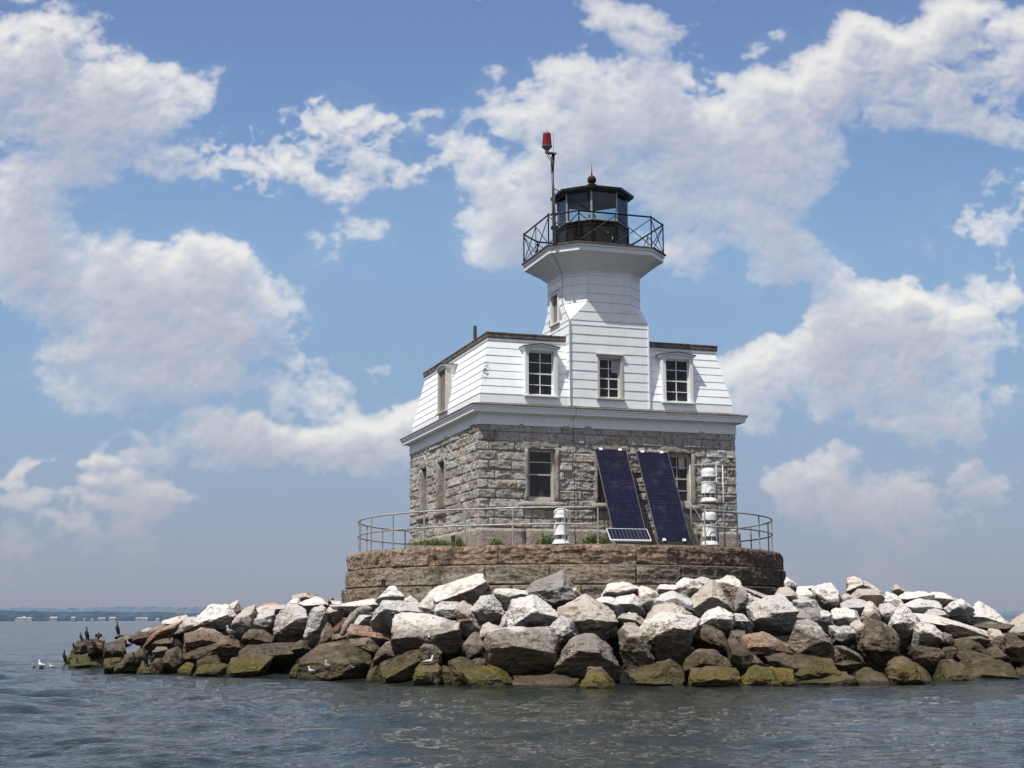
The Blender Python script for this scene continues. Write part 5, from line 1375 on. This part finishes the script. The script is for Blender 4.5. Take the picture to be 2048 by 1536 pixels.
def cormorant(px, pyf, hpx, face, label, pose='stand', juv=False, dz=0):
    p = hit(px, pyf) or hit(px, pyf+3) or hit(px, pyf+6) or hit(px+3, pyf+8)
    if p is not None and p[2] < .02: p[2] = .02
    if p is None: p = Vector(at_depth(px, pyf, pile_depth(px, pyf)))
    d = (np.array(p)-CAM)@_F; h = hpx*d/FPX
    yaw = {'r': -YAW, 'l': pi-YAW, 'a': pi/2-YAW, 'c': -pi/2-YAW}.get(face[0], 0)+(.5 if len(face) > 1 else 0)
    X = .05
    if pose == 'hunch': pts = [(-.30, 0, .10), (-.16, 0, .20), (-.04, 0, .38), (.06, 0, .56), (.05, 0, .70), (.0, 0, .80), (.03, 0, .90), (.09, 0, .93), (.15, 0, .91)]
    elif pose == 'preen': pts = [(-.16, 0, .03), (-.10, 0, .22), (-.01, 0, .42), (.07, 0, .62), (.11, 0, .78), (.20, 0, .86), (.26, 0, .80), (.24, 0, .72), (.20, 0, .66)]
    else: pts = [(-.17, 0, .02), (-.11, 0, .16), (-.04, 0, .34), (.03, 0, .54), (.045, 0, .70), (.02, 0, .80), (.015, 0, .90), (.05, 0, .955), (.11, 0, .95)]
    rad = [.022, .075, .135, .145, .085, .045, .038, .052, .026]; sy = [1, 1.2, 1.15, 1.1, 1.05, 1, 1, .9, .8]
    hd = pts[-1]
    ex = [('beak', MAT['beak'], lambda mb, h: mb.tube([(hd[0]*h, 0, hd[2]*h), ((hd[0]+.07)*h, 0, (hd[2]+.012)*h), ((hd[0]+.125)*h, 0, (hd[2]+.018)*h)], [.015*h, .011*h, .004*h], 6)),
          ('leg', MAT['corm'], lambda mb, h: mb.tube([(-.0*h, .05*h, .22*h), (.02*h, .055*h, .02*h), (.09*h, .06*h, .005*h)], [.03*h, .018*h, .018*h], 6)),
          ('leg', MAT['corm'], lambda mb, h: mb.tube([(-.0*h, -.05*h, .22*h), (.02*h, -.055*h, .02*h), (.09*h, -.06*h, .005*h)], [.03*h, .018*h, .018*h], 6))]
    if pose == 'spread':
        for sg in (-1, 1):
            ex.append(('wing', MAT['corm'], lambda mb, h, sg=sg: mb.loft([[(.02*h, sg*.08*h, .66*h), (-.03*h, sg*.08*h, .66*h), (-.06*h, sg*.10*h, .30*h), (-.02*h, sg*.10*h, .30*h)],
                [(.02*h, sg*.24*h, .74*h), (-.02*h, sg*.24*h, .74*h), (-.05*h, sg*.26*h, .36*h), (-.03*h, sg*.26*h, .36*h)], [(.02*h, sg*.40*h, .66*h), (.0*h, sg*.40*h, .66*h), (-.03*h, sg*.36*h, .34*h), (-.02*h, sg*.36*h, .34*h)]])))
    else:
        for sg in (-1, 1):
            ex.append(('wing', MAT['corm'], lambda mb, h, sg=sg: mb.tube([(.02*h, sg*.085*h, .60*h), (-.04*h, sg*.098*h, .42*h), (-.11*h, sg*.075*h, .22*h), (-.19*h, sg*.03*h, .06*h)], [.03*h, .055*h, .045*h, .012*h], 8)))
    root = bird_tree(pts, rad, sy, ex, 'cormorant', label, 'cormorant', 'cormorants resting on the rocks', h, (p[0]-.12*FH[0], p[1]-.12*FH[1], p[2]-.01), yaw, MAT['cormjuv'] if juv else MAT['corm'])
    return root
def A(x, y): return 130+x/6.4, 1180+y/6.4
def bl(x, y, top, face, label, **k):
    px, py = A(x, y); cormorant(px, py, (y-top)/6.4, face, label, **k)
cormorant(127.5, 1316, 25, 'l', 'black cormorant standing alone on the lowest outermost rock in the water')
bl(215, 655, 535, 'l', 'hunched cormorant on top of the leftmost boulder, just left of the tallest one', pose='hunch')
bl(290, 648, 468, 'l', 'tallest slim black cormorant standing upright on top of the left boulder')
bl(440, 640, 525, 'a', 'black cormorant holding its wings half spread on the tip rocks', pose='spread')
bl(118, 745, 655, 'l', 'small black cormorant at the outer edge of the leftmost boulder')
bl(683, 578, 402, 'l', 'solitary slim cormorant standing on the pale slab against open water')
bl(390, 790, 620, 'l', 'bulky black cormorant below the one with spread wings', pose='preen')
bl(525, 840, 715, 'a', 'black cormorant with its back turned in the middle of the tip rocks')
bl(625, 850, 735, 'a', 'black cormorant drying both open wings in the middle of the tip rocks', pose='spread')
bl(755, 868, 770, 'c', 'black cormorant crouched just left of the yellow green mossy rock', pose='hunch')
bl(890, 985, 785, 'l', 'cormorant leaning forward on the yellow green mossy rock', pose='hunch')
bl(1035, 965, 745, 'l', 'large black cormorant with pale throat in the front pair on the moss')
bl(1140, 940, 780, 'r', 'dark hunched cormorant just right of the pale throated one', pose='hunch')
bl(1490, 920, 755, 'l', 'brownish young cormorant with pale neck below the orange rock', juv=True)
bl(1345, 640, 575, 'l', 'small cormorant half hidden behind the orange brown rock')
bl(165, 925, 840, 'l', 'black cormorant crouching at the waterline under the leftmost boulder', pose='hunch')
bl(325, 860, 740, 'r', 'cormorant in shade below the hunched one on the leftmost boulder', pose='preen')
bl(850, 690, 605, 'a', 'small black cormorant behind the gull on the tip rocks')
def gull(px, pyf, hpx, face, label, pose='stand', young=False, water=False):
    if water: p = Vector(at_z(px, pyf, 0.0))
    else:
        p = hit(px, pyf) or hit(px, pyf+3) or hit(px, pyf+6)
        if p is None: p = Vector(at_depth(px, pyf, pile_depth(px, pyf)))
    d = (np.array(p)-CAM)@_F; h = hpx*d/FPX
    yaw = {'r': -YAW, 'l': pi-YAW, 'a': pi/2-YAW, 'c': -pi/2-YAW, 'cl': -pi/2-YAW-.7, 'al': pi-YAW-.6}[face]
    if pose == 'stand': pts = [(-.52, 0, .42), (-.38, 0, .44), (-.18, 0, .47), (.04, 0, .52), (.16, 0, .66), (.18, 0, .80), (.21, 0, .90), (.28, 0, .90)]; legz = .35
    else: pts = [(-.80, 0, .32), (-.58, 0, .32), (-.25, 0, .30), (.10, 0, .34), (.28, 0, .54), (.32, 0, .74), (.36, 0, .88), (.45, 0, .88)]; legz = .1
    s = 1 if pose == 'stand' else 1.35
    rad = [.02*s, .08*s, .155*s, .165*s, .11*s, .075*s, .085*s, .03*s]; sy = [.7, .9, 1, 1, 1, 1, 1, 1]
    hd = pts[-1]; wing = MAT['gull_brown'] if young else MAT['gull_grey']
    ex = [('beak', MAT['beak'], lambda mb, h: mb.tube([(hd[0]*h, 0, hd[2]*h), ((hd[0]+.12*s)*h, 0, (hd[2]-.02)*h)], [.024*s*h, .006*h], 6))]
    for sg in (-1, 1):
        ex.append(('wing', wing, lambda mb, h, sg=sg: mb.tube([((.08 if pose == 'stand' else .16)*h, sg*.12*s*h, (pts[3][2]+.04)*h), (-.12*s*h, sg*.15*s*h, (pts[2][2]+.05)*h), (-.36*s*h, sg*.09*s*h, (pts[1][2]+.04)*h), (-.66*s*h, sg*.02*h, (pts[0][2]+.02)*h)], [.05*s*h, .09*s*h, .06*s*h, .01*h], 8)))
        if pose == 'stand': ex.append(('leg', MAT['leg'], lambda mb, h, sg=sg: mb.tube([(-.02*h, sg*.06*h, .40*h), (-.0*h, sg*.06*h, .02*h), (.07*h, sg*.07*h, .0)], [.02*h, .015*h, .015*h], 5)))
    bird_tree(pts, rad, sy, ex, 'gull', label, 'gull', 'gulls on the rocks and the water', h, (p[0], p[1], p[2]-(.09*h if pose != 'stand' else .0)), yaw, MAT['gull_white'])
gull(458, 1276, 26, 'cl', 'white and grey gull standing on the rock of the left ridge')
gull(395, 1257, 15, 'a', 'grey backed gull facing away on the striped white boulder', young=True)
gull(257, 1296, 17, 'cl', 'pale gull standing among the cormorants')
gull(623, 1346, 16, 'l', 'speckled gull sitting on the mossy slab, leftmost of the three there', 'sit', True)
gull(655, 1346, 27, 'cl', 'whitest gull standing in the middle of the mossy slab')
gull(697, 1345, 24, 'al', 'grey backed gull standing on the right end of the mossy slab')
gull(858, 1329, 21, 'r', 'mottled gull lying on the mossy block facing right', 'sit', True)
gull(858, 1281, 14, 'a', 'tiny brown gull in front of the big white topped block', young=True)
gull(1146, 1307, 10, 'l', 'grey gull resting on the tan boulder below the middle of the pier', 'sit')
gull(67, 1337, 13, 'c', 'small white gull swimming at the far left', 'swim', water=True)
gull(82, 1335, 18, 'al', 'white gull swimming in the middle of the three', 'swim', water=True)
gull(103, 1336, 11, 'l', 'brownish gull swimming with its tail to the right', 'swim', True, water=True)
# ================================================================== SEA
def sea():
    a_f = np.linspace(-24, 24, 1150); a_c1 = np.linspace(-180, -24, 90, endpoint=False); a_c2 = np.linspace(24, 180, 91)[1:-1]
    ang = np.radians(np.concatenate([a_c1, a_f, a_c2]))+YAW
    ys = np.arange(1575, 1242.0, -.62); rs = 1.6*FPX/(ys-1238)
    rs = np.concatenate([np.linspace(1.5, rs[0], 24, endpoint=False), rs, np.geomspace(rs[-1], 30000, 26)[1:]])
    rr_, aa = np.meshgrid(rs, ang, indexing='ij')
    X = CAM[0]+rr_*np.sin(aa); Y = CAM[1]+rr_*np.cos(aa)
    dr = np.gradient(rs)[:, None]
    r = np.random.default_rng(4); Z = np.zeros_like(X)
    gust = .75+.5*vnoise(np.stack([X.ravel()*.045, Y.ravel()*.045, X.ravel()*0], 1), 6).reshape(X.shape)
    wx = X+.5*vnoise(np.stack([X.ravel()*.3, Y.ravel()*.3, X.ravel()*0], 1), 61).reshape(X.shape); wy = Y+.5*vnoise(np.stack([X.ravel()*.3, Y.ravel()*.3, X.ravel()*0], 1), 62).reshape(X.shape)
    for k in range(110):
        lam = .30*(6.0/.30)**(r.random()**1.35); th = YAW+r.normal(.25, .62); kk = 2*pi/lam
        amp = (.0031 if lam < 1 else .0042)*lam*min(1, (2.4/lam)**.8); ph = r.random()*6.28
        dirx, diry = sin(th), cos(th)
        att = 1-sstep(.22, .5, dr*abs(cos(th-YAW))/lam+0*aa)
        s = kk*(dirx*wx+diry*wy)+ph
        Z += amp*att*(np.sin(s)+.28*np.cos(2*s))
    Z *= gust
    V = np.stack([X, Y, Z], -1).reshape(-1, 3); nr, nc = X.shape; idx = np.arange(nr*nc).reshape(nr, nc); nx = np.roll(idx, -1, 1)
    q = np.stack([idx[:-1], idx[1:], nx[1:], nx[:-1]], -1).reshape(-1, 4)
    m, nt, p, P, geo = new_mat('sea water')
    dist = nt.vec('LENGTH', nt.vec('SUBTRACT', P, tuple(CAM)))
    st = nt.vec('MULTIPLY', P, (1, 1, 0))
    rot = nt.node('ShaderNodeVectorRotate', rotation_type='Z_AXIS'); nt.set(rot.inputs['Vector'], st); rot.inputs['Angle'].default_value = YAW
    sv = nt.vec('MULTIPLY', rot.outputs[0], (1.0, 1.9, 1))
    n1 = nt.noise(sv, 2.8, 4, .62, .4); n2 = nt.noise(sv, 10, 2, .6); nl = nt.noise(st, .06, 3, .6)
    deep = nt.mix(nt.ss(nl, .35, .65), (.010, .018, .017), (.018, .024, .019))
    nt.set(p.inputs['Base Color'], deep)
    nt.set(p.inputs['Roughness'], nt.lin(dist, 20, 400, .03, .16)); p.inputs['IOR'].default_value = 1.30; p.inputs['Specular IOR Level'].default_value = .5
    h = nt.math('ADD', nt.math('MULTIPLY', n1, 1.0), nt.math('MULTIPLY', n2, .30))
    b = nt.node('ShaderNodeBump'); nt.set(b.inputs['Strength'], nt.lin(nl, .35, .7, .34, .62)); b.inputs['Distance'].default_value = .11; nt.set(b.inputs['Height'], h)
    nt.l.new(b.outputs[0], p.inputs['Normal'])
    o = np_mesh('sea', V, q, m, None, True); o['kind'] = 'structure'; return o
sea()
mb = MB(); mb.add([(-40000, -40000, -3), (40000, -40000, -3), (40000, 40000, -3), (-40000, 40000, -3)], [(0, 1, 2, 3)])
o = mb.build('seabed', simple('seabed', (.02, .03, .03), .9)); o['kind'] = 'structure'

# ================================================================== FAR SHORE
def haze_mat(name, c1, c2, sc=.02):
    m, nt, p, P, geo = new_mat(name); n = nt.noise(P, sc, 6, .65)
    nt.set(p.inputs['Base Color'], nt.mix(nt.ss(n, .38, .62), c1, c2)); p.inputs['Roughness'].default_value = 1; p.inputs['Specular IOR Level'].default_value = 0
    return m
def shore(name, px0, px1, D, prof, mat, seed, depth=260, nb=700):
    xs = np.linspace(px0, px1, nb); lat = (xs-1024)/FPX*D; ks = np.linspace(0, 1, 9)
    top = np.interp(xs, [a for a, b in prof], [b for a, b in prof])
    n = fbm(np.stack([lat/120, lat*0, lat*0], 1), 4, seed)*.14+fbm(np.stack([lat/11, lat*0, lat*0], 1), 4, seed+3)*.10
    hgt = np.clip(top*D/FPX*(1+n), .5, None)
    rows = []
    for j, (f, z) in enumerate(((0, 0), (.02, .45), (.06, .75), (.15, .92), (.3, 1), (.6, .95), (1, .7))):
        zz = hgt*z*(1+.12*fbm(np.stack([lat/22, lat*0+j*3.1, lat*0], 1), 3, seed+9)) if z else hgt*0-2
        rows.append(CAM*np.array([1, 1, 0])+(D+f*depth)*FH+lat[:, None]*np.array([FH[1], -FH[0], 0])+zz[:, None]*np.array([0, 0, 1.0]))
    V = np.stack(rows); idx = np.arange(len(rows)*nb).reshape(len(rows), nb)
    q = np.stack([idx[:-1, :-1], idx[:-1, 1:], idx[1:, 1:], idx[1:, :-1]], -1).reshape(-1, 4)
    o = np_mesh(name, V.reshape(-1, 3), q, mat, None, True); o['kind'] = 'structure'
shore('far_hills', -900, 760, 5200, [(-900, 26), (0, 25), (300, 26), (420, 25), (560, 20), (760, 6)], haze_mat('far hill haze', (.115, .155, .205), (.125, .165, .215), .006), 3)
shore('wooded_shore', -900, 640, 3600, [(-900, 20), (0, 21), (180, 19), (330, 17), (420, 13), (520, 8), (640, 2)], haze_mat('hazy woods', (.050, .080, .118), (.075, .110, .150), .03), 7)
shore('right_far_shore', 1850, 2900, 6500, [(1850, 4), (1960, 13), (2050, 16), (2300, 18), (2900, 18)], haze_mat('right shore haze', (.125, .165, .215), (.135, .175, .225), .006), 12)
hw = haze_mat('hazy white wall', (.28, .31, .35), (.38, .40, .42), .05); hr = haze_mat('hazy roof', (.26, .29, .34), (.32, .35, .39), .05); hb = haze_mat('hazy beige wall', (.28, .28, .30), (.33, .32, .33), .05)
def far(px, py, D): return at_depth(px, py, D)
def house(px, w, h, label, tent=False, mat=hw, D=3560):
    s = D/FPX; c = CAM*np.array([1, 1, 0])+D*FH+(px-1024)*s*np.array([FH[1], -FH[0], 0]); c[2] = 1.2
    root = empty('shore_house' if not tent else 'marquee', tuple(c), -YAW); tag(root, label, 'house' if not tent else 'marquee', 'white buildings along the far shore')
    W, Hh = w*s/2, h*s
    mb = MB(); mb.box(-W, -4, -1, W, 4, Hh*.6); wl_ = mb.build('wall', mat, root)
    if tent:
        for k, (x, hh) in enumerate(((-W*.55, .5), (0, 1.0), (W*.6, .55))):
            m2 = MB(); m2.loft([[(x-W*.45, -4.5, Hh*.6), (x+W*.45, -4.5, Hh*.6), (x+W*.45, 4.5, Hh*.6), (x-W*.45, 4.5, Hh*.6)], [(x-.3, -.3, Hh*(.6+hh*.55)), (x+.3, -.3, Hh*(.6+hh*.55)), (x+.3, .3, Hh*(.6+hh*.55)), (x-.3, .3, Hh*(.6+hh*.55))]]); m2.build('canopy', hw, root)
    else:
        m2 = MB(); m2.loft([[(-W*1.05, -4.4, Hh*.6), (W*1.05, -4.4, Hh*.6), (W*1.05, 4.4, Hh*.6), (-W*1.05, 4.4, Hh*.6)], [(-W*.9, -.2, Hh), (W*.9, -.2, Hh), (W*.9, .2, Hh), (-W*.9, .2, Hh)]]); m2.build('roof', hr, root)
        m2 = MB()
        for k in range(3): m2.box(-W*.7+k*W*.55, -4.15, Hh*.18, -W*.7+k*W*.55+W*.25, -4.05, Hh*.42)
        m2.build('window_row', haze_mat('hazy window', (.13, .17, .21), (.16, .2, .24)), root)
house(60, 34, 8, 'white pointed marquee on the far shore at the left edge', True)
house(119, 15, 8, 'cream house right of the marquee on the far shore', mat=hb)
house(158, 9, 8, 'narrow white house directly behind the small motorboat')
house(195, 6, 4, 'tiny white cottage between the motorboat and the long house')
house(214, 15, 6, 'long low beige house on the far shore above the slim cormorant', mat=hb)
house(235, 12, 7, 'white gabled house behind the solitary slim cormorant')
house(293, 24, 6, 'widest long white house on the far shore right of the solitary cormorant')
house(324, 8, 4, 'small pale house at the right end of the far shore row')
house(180, 5, 4, 'tiny pale shed left of the white cottage on the far shore')
def far_boat(px, D, L, label):
    s = D/FPX; c = CAM*np.array([1, 1, 0])+D*FH+(px-1024)*s*np.array([FH[1], -FH[0], 0]); c[2] = 0
    root = empty('motorboat', tuple(c), -YAW+.2); tag(root, label, 'boat', 'small boats near the far shore')
    mb = MB(); mb.loft([[(-L, -1.2, -.3), (L*.8, -1.0, -.3), (L*1.0, 0, -.3), (L*.8, 1.0, -.3), (-L, 1.2, -.3)], [(-L, -1.6, 1.6), (L*.9, -1.3, 1.9), (L*1.25, 0, 2.1), (L*.9, 1.3, 1.9), (-L, 1.6, 1.6)]]); mb.build('hull', hw, root)
    mb = MB(); mb.loft([[(-L*.5, -1, 1.6), (L*.3, -1, 1.6), (L*.3, 1, 1.6), (-L*.5, 1, 1.6)], [(-L*.4, -.8, 3.2), (L*.05, -.8, 3.2), (L*.05, .8, 3.2), (-L*.4, .8, 3.2)]]); mb.build('cabin', hw, root)
far_boat(158, 1900, 2.7, 'small white motorboat in front of the far shore')
far_boat(92, 2600, 2.2, 'tiny white boat between the marquee and the cream house')
s = 3000/FPX; c = CAM*np.array([1, 1, 0])+3000*FH+(364-1024)*s*np.array([FH[1], -FH[0], 0]); c[2] = 0
root = empty('harbour_tower', tuple(c), -YAW); tag(root, 'pale tower with crossbar rising over the far shore beside the boulders', 'tower')
mb = MB(); mb.box(-1.6, -1.5, -1, 1.6, 1.5, 27); mb.build('shaft', hb, root)
mb = MB(); mb.box(-3, -1, 15.2, 17, 1, 16.6); mb.build('crossbar', hb, root)
mb = MB(); mb.box(-11.2, -1, 17, -8.6, 1, 24); mb.build('sign_board', hw, root)

# ================================================================== SUN AND SKY
SUN = Vector((-.433, -.250, .866)).normalized()
sun = bpy.data.lights.new('sun', 'SUN'); sun.energy = 4.7; sun.angle = radians(.53); sun.color = (1, .955, .88)
so = bpy.data.objects.new('sun', sun); COL.objects.link(so); so.rotation_euler = (-SUN).to_track_quat('-Z', 'Y').to_euler(); so.location = (-30, -20, 60)

W = bpy.data.worlds.new('World'); SC.world = W; W.use_nodes = True; nt = NT(W.node_tree); nt.n.clear()
out = nt.node('ShaderNodeOutputWorld'); bg = nt.node('ShaderNodeBackground'); nt.l.new(bg.outputs[0], out.inputs[0])
sky = nt.node('ShaderNodeTexSky', sky_type='NISHITA'); sky.sun_disc = False
sky.sun_elevation = math.asin(SUN.z); sky.sun_rotation = atan2(SUN.x, SUN.y); sky.air_density = 1.0; sky.dust_density = 1.2; sky.ozone_density = 2.0; sky.altitude = 0
SKY_STR = .10
tc = nt.node('ShaderNodeTexCoord'); D = tc.outputs['Generated']
dn = nt.vec('NORMALIZE', D)
fwd = nt.vec('DOT_PRODUCT', dn, tuple(FH)); rgt = nt.vec('DOT_PRODUCT', dn, (FH[1], -FH[0], 0)); zz = nt.xyz(dn)[2]
fc = nt.math('MAXIMUM', fwd, .08)
u = nt.math('DIVIDE', rgt, fc); w = nt.math('DIVIDE', zz, fc)
cimg, (U0, U1, W0, W1) = sky_field()
im = bpy.data.images.new('cloud field', cimg.shape[1], cimg.shape[0], float_buffer=True); im.colorspace_settings.name = 'Non-Color'
im.pixels.foreach_set(cimg.ravel()); im.update(); im.pack()
it = nt.node('ShaderNodeTexImage', interpolation='Cubic', extension='CLIP'); it.image = im
nt.set(it.inputs[0], nt.comb(nt.math('MULTIPLY', nt.math('SUBTRACT', u, U0), 1/(U1-U0)), nt.math('MULTIPLY', nt.math('SUBTRACT', w, W0), 1/(W1-W0)), 0))
sc_ = nt.node('ShaderNodeSeparateColor'); nt.l.new(it.outputs['Color'], sc_.inputs[0])
lit = nt.math('MULTIPLY', sc_.outputs[0], 1.25); front = nt.math('MULTIPLY', sc_.outputs[2], nt.ss(fwd, .3, .5))
gen = nt.noise(nt.vec('MULTIPLY', dn, (1, 1, 2.2)), 2.6, 4, .6)
alpha_b = nt.math('MULTIPLY', nt.ss(gen, .42, .60), .9)  # unseen cloud cover outside the view, thickened to add ambient light
alpha = nt.math('ADD', nt.math('MULTIPLY', sc_.outputs[1], front), nt.math('MULTIPLY', alpha_b, nt.math('SUBTRACT', 1, front)))
low = nt.ss(w, .02, .16)
litm = nt.math('ADD', nt.math('MULTIPLY', lit, front), nt.math('MULTIPLY', nt.lin(gen, .4, .7, 1, .4), nt.math('SUBTRACT', 1, front)), clamp=False)
ccol = nt.mix(nt.math('MINIMUM', litm, 1.0), (.47, .485, .575), (.93, .90, .855))
sk = nt.vec('SCALE', sky.outputs[0], scale=SKY_STR)
hz = nt.math('POWER', nt.ss(w, .30, -.01), 1.6)
grad = nt.node('ShaderNodeValToRGB'); nt.set(grad.inputs[0], nt.math('MULTIPLY', w, 2.0)); cr_ = grad.color_ramp
cr_.elements[0].position = 0.0; cr_.elements[0].color = (.31, .345, .455, 1); cr_.elements[1].position = 1.0; cr_.elements[1].color = (.145, .235, .49, 1)
for pos, c in ((.10, (.31, .37, .49)), (.30, (.29, .42, .61)), (.52, (.265, .43, .67)), (.75, (.185, .32, .59))):
    e = cr_.elements.new(pos); e.color = (*c, 1)
base = nt.mix(nt.lin(w, .5, 1.6, .85, .45), sk, grad.outputs[0])
fin = nt.mix(nt.math('MULTIPLY', alpha, nt.lin(w, .0, .09, .15, .95)), base, nt.mix(nt.math('SUBTRACT', 1, low), ccol, (.45, .43, .49)))
fin = nt.mix(nt.ss(zz, 0, -.02), fin, (.10, .13, .16))
nt.l.new(fin, bg.inputs[0]); bg.inputs[1].default_value = 1.0
W.cycles.sampling_method = 'MANUAL'; W.cycles.sample_map_resolution = 512
SC.cycles.max_bounces = 6; SC.cycles.transparent_max_bounces = 12; SC.cycles.caustics_reflective = False; SC.cycles.caustics_refractive = False
SC.cycles.use_denoising = True
